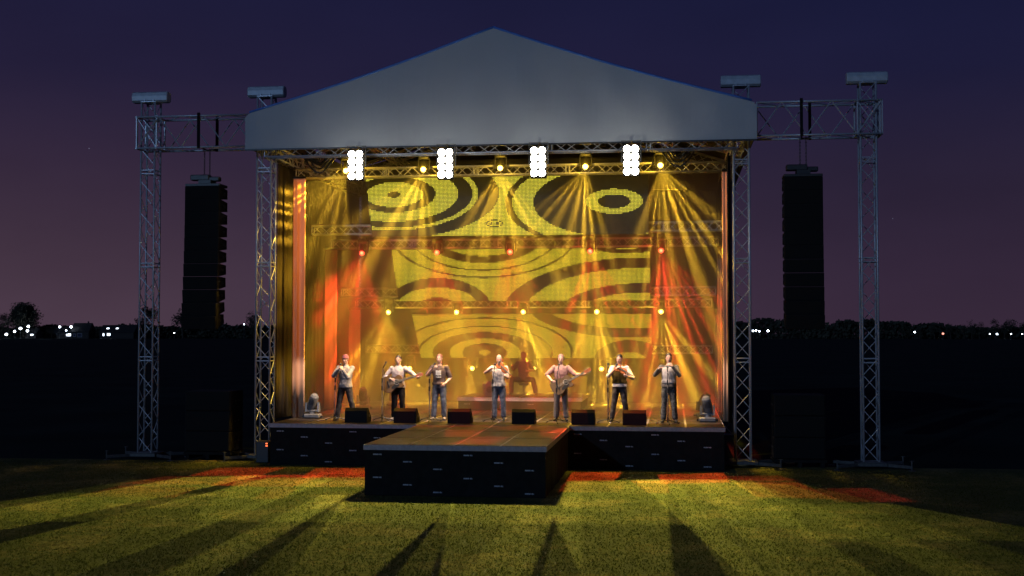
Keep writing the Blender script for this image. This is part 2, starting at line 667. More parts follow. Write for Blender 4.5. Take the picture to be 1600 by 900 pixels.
# ================================================================== SETTING
def ground():
    mb = MB()
    mb.add([(-2500, -60, -0.05), (2500, -60, -0.05), (2500, 3000, -0.05), (-2500, 3000, -0.05)], [(0, 1, 2, 3)])
    o = obj('field', mb, M['field'])
    o['kind'] = 'structure'
    mb = MB()
    mb.add([(-90, -20, 0), (80, -20, 0), (80, 31.6 + 2.2, 0), (-90, 31.6 - 2.4, 0)], [(0, 1, 2, 3)])
    o = obj('lawn', mb, M['lawn'])
    o['kind'] = 'structure'
    mb = MB()
    rnd = random.Random(3)
    n = 0
    while n < 110000:
        y = 14.8 + 16.2 * rnd.random() ** 1.15
        # keep to what the lens can see, with a margin each side
        x = -0.131 * y + (rnd.random() - 0.5) * (0.92 * y + 3)
        if -6.45 < x < -2.45 and y > 24.8:
            continue
        if y > 30.3 and -10.3 < x < 1.3:
            continue
        h = rnd.uniform(0.015, 0.038)
        a = rnd.uniform(0, 2 * PI)
        w = rnd.uniform(0.006, 0.013)
        lx, ly = rnd.uniform(-.03, .03), rnd.uniform(-.03, .03)
        mb.v += [(x - w * math.cos(a), y - w * math.sin(a), 0), (x + w * math.cos(a), y + w * math.sin(a), 0), (x + lx, y + ly, h)]
        i = len(mb.v)
        mb.f.append((i - 3, i - 2, i - 1))
        mb.m.append(0)
        n += 1
    o = obj('grass', mb, M['blade'])
    o['kind'] = 'stuff'
    o['label'] = 'short mown grass covering the lit lawn before the stage'
    o['category'] = 'grass'


ground()

# ------------------------------------------------------------------ stage
SX0, SX1, SY0, SY1, DZ = -10.2, 1.24, 30.42, 41.0, 1.05


def logo_mesh(mb, x, y, z, w=0.19, h=0.027, ax='x', mi=0):
    """small printed two-word mark: eight and four narrow glyph strokes"""
    words = ((0, 8), (9, 4))
    rnd = random.Random(int(abs(x * 100 + z * 37 + y)))
    step = w / 13
    for s0, n in words:
        for k in range(n):
            cx = x - w / 2 + (s0 + k + .5) * step
            if n == 4 and k >= 2:      # an L: stem and foot
                mb.box((cx - step * .25, y, z), (step * .3, 0.003, h), mi=mi)
                mb.box((cx + step * .1, y, z - h * .4), (step * .4, 0.003, h * .2), mi=mi)
            else:
                mb.box((cx - step * .25, y, z), (step * .28, 0.003, h), mi=mi)
                mb.box((cx + step * .25, y, z), (step * .28, 0.003, h), mi=mi)
                mb.box((cx, y, z + h * (.38 if k % 2 else 0)), (step * .3, 0.003, h * .22), mi=mi)


def platform(root, x0, x1, y0, y1, ztop, nx, ny, edge=0.1, zbase=0.0, logos=True, sidelogo=True, fascia=None):
    px, py = (x1 - x0) / nx, (y1 - y0) / ny
    for i in range(nx):
        for j in range(ny):
            mb = MB()
            ax, bx, ay, by = x0 + i * px, x0 + (i + 1) * px, y0 + j * py, y0 + (j + 1) * py
            g = 0.004
            mb.box(((ax + bx) / 2, (ay + by) / 2, ztop - edge / 2), (px - g, py - g, edge), mi=1)
            mb.box(((ax + bx) / 2, (ay + by) / 2, ztop + 0.001), (px - 0.05, py - 0.05, 0.008), mi=0)
            # recessed corner latches
            for (qx, qy) in ((ax + px * .2, ay + .10), (bx - px * .2, by - .10), (ax + px * .55, ay + py * .5)):
                mb.box((qx, qy, ztop + 0.004), (0.10, 0.035, 0.006), mi=1)
            obj('deck_panel', mb, [M['deck'], fascia or M['alu_edge']], root, world=True)
    # cloth skirt round the legs, with soft folds, and the printed marks
    zt = ztop - edge

    def skirt(p, q):
        mb = MB()
        p, q = V(p), V(q)
        L = (q - p).length
        d = (q - p) / L
        nrm = V((d.y, -d.x, 0))
        n = max(8, int(L / 0.06))
        rs = []
        for k in range(n + 1):
            s_ = L * k / n
            w = 0.006 * math.sin(s_ * 5.1) + 0.004 * math.sin(s_ * 13.7 + 1)
            rs.append([p + d * s_ + nrm * (w * .2) + V((0, 0, zt)), p + d * s_ + nrm * (w * 1.5) + V((0, 0, zbase + 0.01)),
                       p + d * s_ - nrm * .012 + V((0, 0, zbase + 0.01)), p + d * s_ - nrm * .012 + V((0, 0, zt))])
        mb.rings(rs)
        return obj('skirt', mb, M['black_cloth'], root, world=True, smooth=False)
    i_ = 0.03
    fr = skirt((x0 + i_, y0 + i_, 0), (x1 - i_, y0 + i_, 0))
    skirt((x1 - i_, y0 + i_, 0), (x1 - i_, y1 - i_, 0))
    skirt((x0 + i_, y1 - i_, 0), (x0 + i_, y0 + i_, 0))
    if logos:
        k = 0
        x = x0 + 0.30
        while x < x1 - 0.15:
            z = zt - 0.09 - 0.145 * (k % 3)
            while z > zbase + 0.06:
                mb = MB()
                logo_mesh(mb, x, y0 + i_ - 0.022, z)
                obj('logo', mb, M['logo'], fr, world=True)
                z -= 0.47
            x += 0.63
            k += 1


stage = thing('stage', 'wide black skirted main stage deck carrying the band', 'stage', (-4.48, SY0, 0))
platform(stage, SX0, SX1, SY0, SY1, DZ, 12, 5)
runway = thing('stage_runway', 'black skirted thrust platform jutting out onto the lawn', 'stage', (-4.45, 24.95, 0))
platform(runway, -6.35, -2.55, 24.95, SY0 - 0.01, DZ - 0.004, 4, 3, edge=0.105)
riser = thing('drum_riser', 'low riser with pale metal edge under the seated drummer', 'platform', (-4.5, 36.1, DZ))
platform(riser, -6.35, -2.65, 36.1, 38.8, DZ + 0.40, 2, 2, edge=0.11, zbase=DZ, fascia=M['strip'])


# ------------------------------------------------------------------ trusses
def truss_parts(root, p, q, size=(0.29, 0.29), r=0.025, br=0.011, pitch=None, up=V((0, 0, 1)), mat_=None, local=False, ends=True):
    p, q = V(p), V(q)
    d = q - p
    L = d.length
    d.normalize()
    side = d.cross(up)
    if side.length < 1e-4:
        side = V((1, 0, 0))
    side.normalize()
    u = side.cross(d).normalized()
    hw, hh = size[0] / 2, size[1] / 2
    cs = [side * a * hw + u * b * hh for (a, b) in ((-1, -1), (1, -1), (1, 1), (-1, 1))]
    m = mat_ or M['alu']
    for c in cs:
        obj('chord', MB().tube([p + c, q + c], r, 7), m, root, world=not local, smooth=True)
    mb = MB()
    pitch = pitch or max(size) * 1.15
    n = max(2, int(round(L / pitch)))
    for f in range(4):
        a, b = cs[f], cs[(f + 1) % 4]
        for k in range(n):
            s0, s1 = L * k / n, L * (k + 1) / n
            if k % 2 == 0:
                mb.tube([p + d * s0 + a, p + d * s1 + b], br, 5)
            else:
                mb.tube([p + d * s0 + b, p + d * s1 + a], br, 5)
        # section joints
        js = [0.0, L] if ends else []
        k = 2.5
        while k < L - 1:
            js += [k - .05, k + .05]
            k += 2.5
        for s_ in js:
            mb.tube([p + d * s_ + a, p + d * s_ + b], br * 1.25, 5)
    obj('lacing', mb, m, root, world=not local)


def truss(name, label, p, q, group=None, **kw):
    r = thing(name, label, 'truss', V(p), group)
    truss_parts(r, p, q, **kw)
    return r


TY = 31.62
towers = [(-13.95, 'outer lattice tower beside the hanging speaker array near the village lights', 9.55, 'LO'),
          (-10.72, 'lattice roof tower at the stage corner by the pale masking curtain', 9.62, 'LI'),
          (1.72, 'lattice roof tower at the stage corner beside the two floor spotlights', 9.58, 'RI'),
          (4.83, 'outer lattice tower standing alone at the dark field end of the rig', 9.58, 'RO')]
for x, lab, zt, key in towers:
    t = thing('truss_tower', lab, 'truss tower', (x, TY, 0), 'four front towers of the stage rig')
    truss_parts(t, (x, TY, 0.16), (x, TY, zt), size=(0.38, 0.38), r=0.026, br=0.012, pitch=0.42, up=V((0, 1, 0)))
    b = MB()
    b.box((x, TY, 0.115), (0.70, 0.70, 0.09), bev=0.01)
    b.box((x, TY, 0.164), (0.55, 0.55, 0.012))
    base = obj('base', b, M['steel'], t, world=True)
    for (ax, ay) in ((-1, -.55), (1, -.55), (-1, .55), (1, .55)):
        m = MB()
        e = V((x + ax * 0.88, TY + ay * 1.05, 0.09))
        s0 = V((x + ax * .35, TY + ay * .45, 0.10))
        dd = (e - s0)
        rot = dd.to_track_quat('X', 'Z').to_matrix()
        m.box((s0 + e) / 2, (dd.length, 0.055, 0.075), rot=rot, bev=0.006)
        arm = obj('outrigger', m, M['steel'], t, world=True)
        m = MB()
        m.tube([e + V((0, 0, -0.06)), e + V((0, 0, 0.16))], 0.020, 8)
        m.disc_cyl(e + V((0, 0, -0.09)), (0, 0, 1), 0.09, 0.02)
        m.tube([e + V((-.05, 0, .15)), e + V((.05, 0, .15))], 0.008, 6)
        obj('screw_jack', m, M['steel'], arm, world=True)
    # sleeve block riding on the tower at beam height
    m = MB()
    for sx in (-1, 1):
        for sy in (-1, 1):
            m.tube([(x + sx * .27, TY + sy * .27, 8.27), (x + sx * .27, TY + sy * .27, 9.13)], 0.026, 7)
    for zz in (8.28, 9.12):
        for sy in (-1, 1):
            m.tube([(x - .33, TY + sy * .27, zz), (x + .33, TY + sy * .27, zz)], 0.028, 7)
        for sx in (-1, 1):
            m.tube([(x + sx * .27, TY - .33, zz), (x + sx * .27, TY + .33, zz)], 0.028, 7)
    for sy in (-1, 1):
        m.tube([(x - .27, TY + sy * .275, 8.3), (x + .27, TY + sy * .275, 9.1)], 0.014, 5)
        m.tube([(x + .27, TY + sy * .275, 8.3), (x - .27, TY + sy * .275, 9.1)], 0.014, 5)
    obj('sleeve_block', m, M['alu'], t, world=True)
    # roller cover on the tower head
    m = MB()
    prof = [(-.14, -.10), (-.15, .02), (-.12, .11), (-.05, .145), (.05, .145), (.12, .11), (.15, .02), (.14, -.10), (.08, -.15), (-.08, -.15)]
    zc = zt + 0.15
    m.rings([[(x + dx, TY + a * sc, zc + b_ * sc) for a, b_ in prof] for dx, sc in ((-.50, .92), (-.48, 1), (.48, 1), (.50, .92))])
    for dx in (-.12, .12):
        m.box((x + dx, TY - .15, zt + .03), (0.03, 0.03, 0.10))
    cov = obj('roller_cover', m, M['cover'], t, world=True)
    m = MB()
    m.box((x, TY, zt + 0.004), (0.42, 0.42, 0.02))
    obj('head_plate', m, M['alu'], t, world=True)

for (xa, xb, lab) in ((-14.22, -11.12, 'deep box truss arm holding the speaker array nearest the village lights'),
                      (2.10, 5.15, 'deep box truss arm holding the speaker array on the open field side')):
    truss('wing_truss', lab, (xa, TY, 8.70), (xb, TY, 8.70), 'side arms of the rig', size=(0.62, 0.84), r=0.028, br=0.017, pitch=0.62)

# trusses under the roof and over the stage
truss('front_truss', 'long front truss along the underside of the gable banner', (-10.6, 31.25, 8.08), (1.6, 31.25, 8.08), size=(.29, .24))
inner = [(33.0, -10.3, 1.5, 7.74, 'top lighting truss carrying five amber lamps above the upper screen'),
         (34.2, -10.2, 1.37, 6.27, 'truss behind the lower edge of the upper video screen'),
         (36.2, -10.2, 1.3, 6.0, 'truss carrying the row of five red lamps'),
         (37.2, -10.15, 1.25, 4.59, 'truss behind the lower edge of the middle video screen'),
         (39.1, -10.2, 1.19, 4.28, 'truss carrying the amber lamps above the lowest screen'),
         (40.2, -10.15, 1.24, 2.81, 'lowest rear truss behind the drummer carrying the low amber lamps')]
for y, a, b, z, lab in inner:
    truss('lighting_truss', lab, (a, y, z), (b, y, z), 'crossways trusses over the stage', size=(.24, .24), r=0.026, br=0.011, pitch=.25, mat_=M['alu_in'])
for x, lab in ((-10.72, 'depthwise side truss under the eave above the pale masking curtains'), (1.66, 'depthwise side truss under the eave above the two floor spotlights')):
    truss('side_truss', lab, (x, 31.9, 8.2), (x, 41.2, 8.2), 'side trusses of the roof', size=(.3, .3), mat_=M['alu_in'])
for x, lab in ((-10.72, 'rear lattice tower behind the pale masking curtains'), (1.72, 'rear lattice tower behind the two floor spotlights')):
    t = thing('truss_tower', lab, 'truss tower', (x, 41.3, 0), 'rear towers of the rig')
    truss_parts(t, (x, 41.3, 0.02), (x, 41.3, 8.9), size=(0.38, 0.38), r=0.026, br=0.012, pitch=0.42, up=V((0, 1, 0)))
GX, GZ = -4.53, 10.85
for i, y in enumerate((33.6, 36.8, 40.6)):
    for sx, xe, side in ((-1, -10.8, 'on the village side of the ridge'), (1, 1.8, 'on the open field side of the ridge')):
        truss('rafter_truss', ('front', 'middle', 'rear')[i] + ' sloping rafter truss under the roof ' + side, (GX + sx * .15, y, GZ - .15), (xe, y, 8.75), 'sloping roof rafters',
              size=(.29, .29), r=0.024, br=0.010, mat_=M['alu_in'])
for i, (k, w) in enumerate(((.35, 'upper'), (.7, 'lower'))):
    for sx, xe, side in ((-1, -10.8, 'village'), (1, 1.8, 'open field')):
        x = GX + (xe - GX) * k
        z = GZ + (8.75 - GZ) * k - .42
        truss('purlin_truss', w + ' lengthwise purlin truss under the roof on the ' + side + ' side', (x, 31.4, z), (x, 41.2, z), 'roof purlins', size=(.2, .2), r=.02, br=.009, pitch=.4, mat_=M['alu_in'])


# ------------------------------------------------------------------ roof canopy
def roof():
    r = thing('stage_roof', 'pale grey tarpaulin gable roof over the whole stage', 'roof', (GX, 31.0, 8.1))
    xl, xr, y0, y1 = -11.1, 2.08, 31.0, 41.9
    ze, zb, za = 9.08, 8.16, 11.15
    # front banner: outline with slightly dished slopes and rounded eave corners, real thickness
    pts = []
    def slope(xe, k):
        x = GX + (xe - GX) * k
        z = za + (ze + .03 - za) * k - 0.09 * math.sin(PI * k)
        return x, z
    left = [slope(xl + .12, k / 14) for k in range(15)]
    right = [slope(xr - .12, k / 14) for k in range(15)]
    pts = [(xl + .0, zb), (xr + .02, zb - 0.01), (xr - .03, ze - .12), (xr - .06, ze - .02)] + right[::-1] + left[1:] + [(xl + .03, ze - .02), (xl, ze - .12)]
    # dense front sheet so that the cloth can belly a little
    mb = MB()
    nx, nz = 90, 16
    def top(x):
        arr = sorted(left + right + [(xl, ze - .10), (xr + .02, ze - .10)])
        for (x0, z0), (x1, z1) in zip(arr, arr[1:]):
            if x0 <= x <= x1:
                return z0 + (z1 - z0) * (x - x0) / max(1e-6, x1 - x0)
        return ze
    rs = []
    for i in range(nx + 1):
        x = xl + (xr - xl) * i / nx
        zt = top(x)
        ring_f, ring_b = [], []
        for j in range(nz + 1):
            z = zb + (zt - zb) * j / nz
            bel = 0.020 * math.sin(x * 2.1 + .4) * math.sin(PI * j / nz) + 0.012 * math.sin(x * 5.3 + z * 1.3) * math.sin(PI * j / nz)
            ring_f.append(V((x, y0 + bel, z)))
            ring_b.append(V((x, y0 + bel + .02, z)))
        rs.append(ring_f + ring_b[::-1])
    mb.rings(rs)
    obj('gable_banner', mb, M['tarp'], r, world=True, smooth=False)
    mb = MB()
    mb.rings([[V((x, y0 - .008, zb - .005)), V((x, y0 + .03, zb - .005)), V((x, y0 + .03, zb - .045)), V((x, y0 - .008, zb - .045))] for x in (xl + .01, xr - .01)])
    obj('bottom_hem', mb, M['plastic'], r, world=True)
    for pl in (left, right):
        mb = MB()
        rs = []
        for (x, z) in pl:
            rs.append([V((x, y0 + .025, z - .004)), V((x, y1, z - .004)), V((x, y1, z - .03)), V((x, y0 + .025, z - .03))])
        mb.rings(rs)
        obj('roof_slope', mb, [M['tarp_in']], r, world=True)
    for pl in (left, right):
        obj('rim_light_tube', MB().tube([(x, y0 + .004, z + .012) for x, z in pl], .030, 8), M['rim_light'], r, world=True, smooth=True)  # added tube, coloured as the moonlit rim of the roof slopes
    for x in (xl + .04, xr - .06):
        mb = MB()
        mb.box((x, (y0 + y1) / 2 + .03, (zb + ze) / 2 - .02), (.025, y1 - y0 - .02, ze - zb - .1))
        obj('side_valance', mb, [M['tarp_in']], r, world=True)
    mb = MB()
    mb.prism([(p[0] * 1.0, p[1] - .06) for p in pts], Matrix.Translation((0, y1 + .02, 0)), .02)
    obj('rear_gable', mb, [M['tarp_in']], r, world=True)


roof()


# ------------------------------------------------------------------ curtains
def pleated(name, label, p, q, z0, z1, m, amp=.04, wl=.32, th=.012, cat='curtain', group=None):
    p, q = V((p[0], p[1], 0)), V((q[0], q[1], 0))
    r = thing(name, label, cat, (p.x, p.y, z0), group)
    L = (q - p).length
    d = (q - p) / L
    nrm = V((d.y, -d.x, 0))
    n = max(12, int(L / .035))
    ph = random.uniform(0, 6)
    rs = []
    for k in range(n + 1):
        s_ = L * k / n
        w = amp * (math.sin(2 * PI * s_ / wl + ph + .8 * math.sin(s_ * 1.7)) + .4 * math.sin(2 * PI * s_ / (wl * .37) + ph))
        ring = []
        zs = [z0 + (z1 - z0) * j / 6 for j in range(7)]
        ring += [p + d * (s_) + nrm * (w * (1.25 - .08 * j)) + V((0, 0, z)) for j, z in enumerate(zs)]
        ring += [p + d * (s_) + nrm * (w * (1.25 - .08 * (6 - j)) + th) + V((0, 0, z)) for j, z in enumerate(zs[::-1])]
        rs.append(ring)
    obj('drape', MB().rings(rs), m, r, world=True, smooth=True)
    obj('top_rail', MB().tube([p + V((0, 0, z1 + .03)), q + V((0, 0, z1 + .03))], .03, 8), M['plastic'], r, world=True)
    return r


pleated('backdrop_curtain', 'sheer brownish gauze backdrop across the rear of the stage', (-10.45, 40.75), (1.5, 40.75), DZ + .01, 8.0, M['gauze'], amp=.05, wl=.42)
for ya, yb, lab in ((31.9, 34.3, 'nearest'), (34.4, 37.3, 'middle'), (37.4, 40.6, 'deepest')):
    pleated('side_curtain', lab + ' dark side curtain behind the pale masking legs', (-10.50, yb), (-10.50, ya), DZ + .01, 7.9, M['curtain'], amp=.018, group='side curtains behind the pale legs')
    pleated('side_curtain', lab + ' dark side curtain beside the two floor spotlights', (1.42, ya), (1.42, yb), DZ + .01, 7.9, M['curtain'], amp=.03, group='side curtains by the floor spotlights')
for y, zt, lab in ((32.48, 7.55, 'tallest'), (36.2, 5.86, 'middle height'), (39.0, 4.10, 'shortest')):
    pleated('masking_leg', lab + ' pale strip curtain hanging by the dark side curtain', (-10.26 if y < 33 else -10.42, y), (-9.90 if y < 33 else -10.04, y), DZ + .01, zt, M['leg'], amp=.004, wl=.19, group='pale strip curtains')
    pleated('masking_leg', lab + ' pale strip curtain near the two floor spotlights', (1.27, y), (1.40, y), DZ + .01, zt, M['leg'], amp=.01, wl=.12, group='strip curtains by the floor spotlights')


# ------------------------------------------------------------------ LED screens
def ell_in(x, z, e):
    return ((x - e[0]) / e[2]) ** 2 + ((z - e[1]) / e[3]) ** 2 < 1


# artwork: ellipses painted in order, in metres on the screen plane (x, z, rx, rz, lit)
def screen(name, label, y, xl_t, xl_b, xr, zt, zb, art, tint, base_on):
    r = thing(name, label, 'LED screen', ((xl_t + xr) / 2, y, zb), 'stepped LED screens')
    mb = MB()
    mb.prism([(xl_t, zt), (xr, zt), (xr, zb), (xl_b, zb)], Matrix.Translation((0, y + .05, 0)), .05)
    obj('screen_mesh', mb, M['mesh_black'], r, world=True)
    p = 0.037
    mb = MB()
    cols = []
    rnd = random.Random(int(y * 10))
    nz = int((zt - zb) / p)
    for j in range(nz):
        z = zb + (j + .5) * p
        xl = xl_b + (xl_t - xl_b) * (z - zb) / (zt - zb)
        n = int((xr - xl) / p)
        for i in range(n):
            x = xr - (i + .5) * p
            on = base_on
            for e in art:
                if ell_in(x, z, e):
                    on = e[4]
            if not on:
                continue
            w, h = p * .60, p * .60
            f = len(mb.v)
            mb.v += [(x - w / 2, y, z - h / 2), (x + w / 2, y, z - h / 2), (x + w / 2, y, z + h / 2), (x - w / 2, y, z + h / 2)]
            mb.f.append((f, f + 1, f + 2, f + 3))
            mb.m.append(0)
            g = rnd.uniform(.85, 1.1)
            c = (tint[0] * g, tint[1] * g * rnd.uniform(.93, 1.05), tint[2] * g)
            cols += [c[0], c[1], c[2], 1.0] * 4
    o = obj('lit_pixels', mb, M['led'], r, world=True)
    at = o.data.color_attributes.new('pixel', 'FLOAT_COLOR', 'CORNER')
    at.data.foreach_set('color', cols)
    # hanging bumpers and cabinet seams
    k = xl_t + .5
    while k < xr:
        obj('hanging_bracket', MB().box((k, y + .06, zt + .10), (.05, .05, .2)), M['steel'], r, world=True)
        k += 1.5
    return r


ART1 = [(-1.59, 6.94, 2.997, 1.320, 0), (-1.59, 6.94, 2.803, 1.223, 1), (-1.59, 6.94, 2.219, 0.956, 0), (-1.59, 6.94, 0.780, 0.342, 1), (-1.59, 6.94, 0.441, 0.188, 0), (-7.73, 7.21, 2.966, 1.235, 0), (-7.73, 7.21, 2.384, 1.003, 1), (-7.73, 7.21, 2.226, 0.921, 0), (-7.73, 7.21, 1.828, 0.758, 1), (-7.73, 7.21, 1.183, 0.502, 0), (-7.73, 7.21, 0.817, 0.350, 1), (-7.73, 7.21, 0.190, 0.088, 0), (-4.89, 6.37, 0.244, 0.104, 0), (-4.89, 6.37, 0.197, 0.081, 1), (-4.89, 6.37, 0.128, 0.052, 0), (-4.89, 6.37, 0.070, 0.029, 1), (-7.73, 5.68, 0.886, 0.407, 0)]
ART2 = [(-5.65, 6.36, 2.873, 1.367, 0), (-5.65, 6.36, 2.799, 1.317, 1), (-5.65, 6.36, 2.301, 1.148, 0), (-5.65, 6.36, 2.232, 1.104, 1), (-5.65, 6.36, 1.870, 0.910, 0), (-5.65, 6.36, 1.475, 0.703, 1), (-1.37, 6.05, 1.163, 0.352, 0), (-1.37, 6.05, 0.583, 0.235, 1), (-7.07, 4.05, 1.651, 0.960, 0), (-7.07, 4.05, 1.310, 0.678, 1), (-7.07, 4.05, 0.694, 0.364, 0), (-0.95, 3.91, 4.146, 1.669, 0), (-0.95, 3.91, 3.492, 1.363, 1), (-0.95, 3.91, 2.438, 0.909, 0), (-0.95, 3.91, 1.859, 0.633, 1)]
ART3 = [(-1.37, 4.41, 3.432, 1.210, 0), (-1.37, 4.41, 2.914, 0.915, 1), (-1.37, 4.41, 1.406, 0.472, 0), (-1.38, 2.43, 1.158, 0.694, 0), (-1.38, 2.43, 0.569, 0.312, 1), (-6.06, 2.71, 2.880, 1.147, 0), (-6.06, 2.71, 2.797, 1.105, 1), (-6.06, 2.71, 2.219, 0.873, 0), (-6.06, 2.71, 2.141, 0.837, 1), (-6.06, 2.71, 1.717, 0.669, 0), (-6.06, 2.71, 1.159, 0.460, 1), (-6.06, 2.71, 0.737, 0.299, 0), (-6.06, 2.71, 0.194, 0.084, 1), (-8.29, 3.98, 0.430, 0.085, 0)]
screen('led_screen', 'upper video screen with yellow rings under the top lamp row', 33.7, -8.55, -8.36, -0.66, 7.67, 6.04, ART1, (1.0, 0.88, 0.07), 1)
screen('led_screen', 'middle video screen of yellow bands below the red lamps', 36.7, -8.51, -8.26, -0.67, 5.87, 4.31, ART2, (1.0, 0.84, 0.04), 1)
screen('led_screen', 'lowest video screen with concentric ovals above the drummer', 39.6, -8.48, -8.18, -0.69, 3.98, 2.54, ART3, (1.0, 0.82, 0.04), 1)


# ------------------------------------------------------------------ stage lamps
def fixture_parts(r, z, lens, up=1):
    """hanging moving lamp: base box, yoke, head and a glowing lens that faces out and down; local coordinates, lens at the origin"""
    obj('base', MB().box((0, .10, .36), (.30, .20, .11), bev=.02), M['plastic'], r)
    m = MB()
    for sx in (-1, 1):
        m.box((sx * .155, .10, .16), (.03, .09, .32), bev=.008)
    m.box((0, .10, .30), (.33, .10, .03), bev=.008)
    obj('yoke', m, M['plastic'], r)
    m = MB()
    d = V((0, -.55, -1)).normalized()
    m.tube([V((0, .10, .12)) - d * .20, V((0, .10, .12)) - d * .14, V((0, .10, .12)) + d * .10, V((0, .10, .12)) + d * .14], [.07, .105, .115, .10], 14)
    hd = obj('head', m, M['plastic'], r, smooth=False)
    m = MB()
    m.ell((0, -.02, 0.0), (.075, .055, .075), 14, 9)
    obj('lens', m, lens, hd, smooth=True)
    for sx in (-1, 1):
        obj('clamp', MB().box((sx * .10, .10, .44), (.03, .06, .07)), M['steel'], r)


AMB, REDC, WARM = (1.0, 0.59, 0.04), (1.0, 0.05, 0.02), (1.0, 0.77, 0.62)
names = ('first', 'second', 'third', 'fourth', 'fifth')
rows = [
    (32.72, 7.77, [-8.84, -6.69, -4.59, -2.30, -0.32], 'lens_y', AMB, P_FAN, 'amber stage lamp in the top row', 'amber lamps of the top row',
     [(-1.7, .2), (-.9, .2), (-.15, .2), (-.55, .1), (.55, .1)]),
    (35.88, 5.72, [-9.19, -6.92, -4.74, -2.39, -0.34], 'lens_r', REDC, P_RED, 'red stage lamp in the middle row', 'red lamps of the middle row',
     [(-.75, .1), (.1, .1), (.0, .1), (.1, .1), (.35, .1)]),
    (38.84, 4.01, [-9.07, -6.85, -4.71, -2.38, -0.38], 'lens_y', AMB, P_AMB, 'amber stage lamp in the third row', 'amber lamps of the third row',
     [(-.25, 0), (.1, 0), (0, 0), (-.1, 0), (.1, 0)]),
    (39.90, 2.19, [-8.60, -6.52, -4.50, -2.30, -0.33], 'lens_y', AMB, P_LOW, 'low amber lamp behind the band', 'low amber lamps behind the band',
     [(0, -.4), (0, -.4), (0, -.4), (0, -.4), (0, -.4)]),
]
neigh = ['by the pale strip curtains', 'one in from the pale strip curtains', 'at the centre of the stage', 'one in from the floor spotlights', 'above the floor spotlights']
for ri, (y, z, xs, lens, colr, P, lab, grp, tilt) in enumerate(rows):
    for i, x in enumerate(xs):
        r = thing('stage_lamp', lab + ' ' + neigh[i], 'stage lamp', (x, y, z), grp)
        fixture_parts(r, z, M[lens])
        t = tilt[i]
        spot('lamp_beam', (x, y - .07, z - .06), (x + t[0], y - .07 + (t[1] if ri == 3 else .04), z - .06 - 2), P * ((1.5, .9, .8, .9, 1.25)[i] if ri == 1 else 1), colr, r, size=130, kind='fan', seed=ri * 7.3 + i * 2.37)

        pl = bpy.data.lights.new('lamp_spill', 'POINT')
        pl.energy = P_SPILL * (1.3, .8, 1.4, 1.0)[ri]
        pl.color = colr
        pl.shadow_soft_size = .03
        po = bpy.data.objects.new('lamp_spill', pl)
        COL.objects.link(po)
        po.parent = r
        po.location = (0, -.13, .01)

# ------------------------------------------------------------------ flood banks on the front of the roof
FX = [-8.03, -5.70, -3.34, -1.02]
FY, FZ = 30.66, 7.63
YEL, REDL, AMBL = (1.0, 0.84, 0.13), (1.0, 0.07, 0.02), (1.0, 0.55, 0.10)
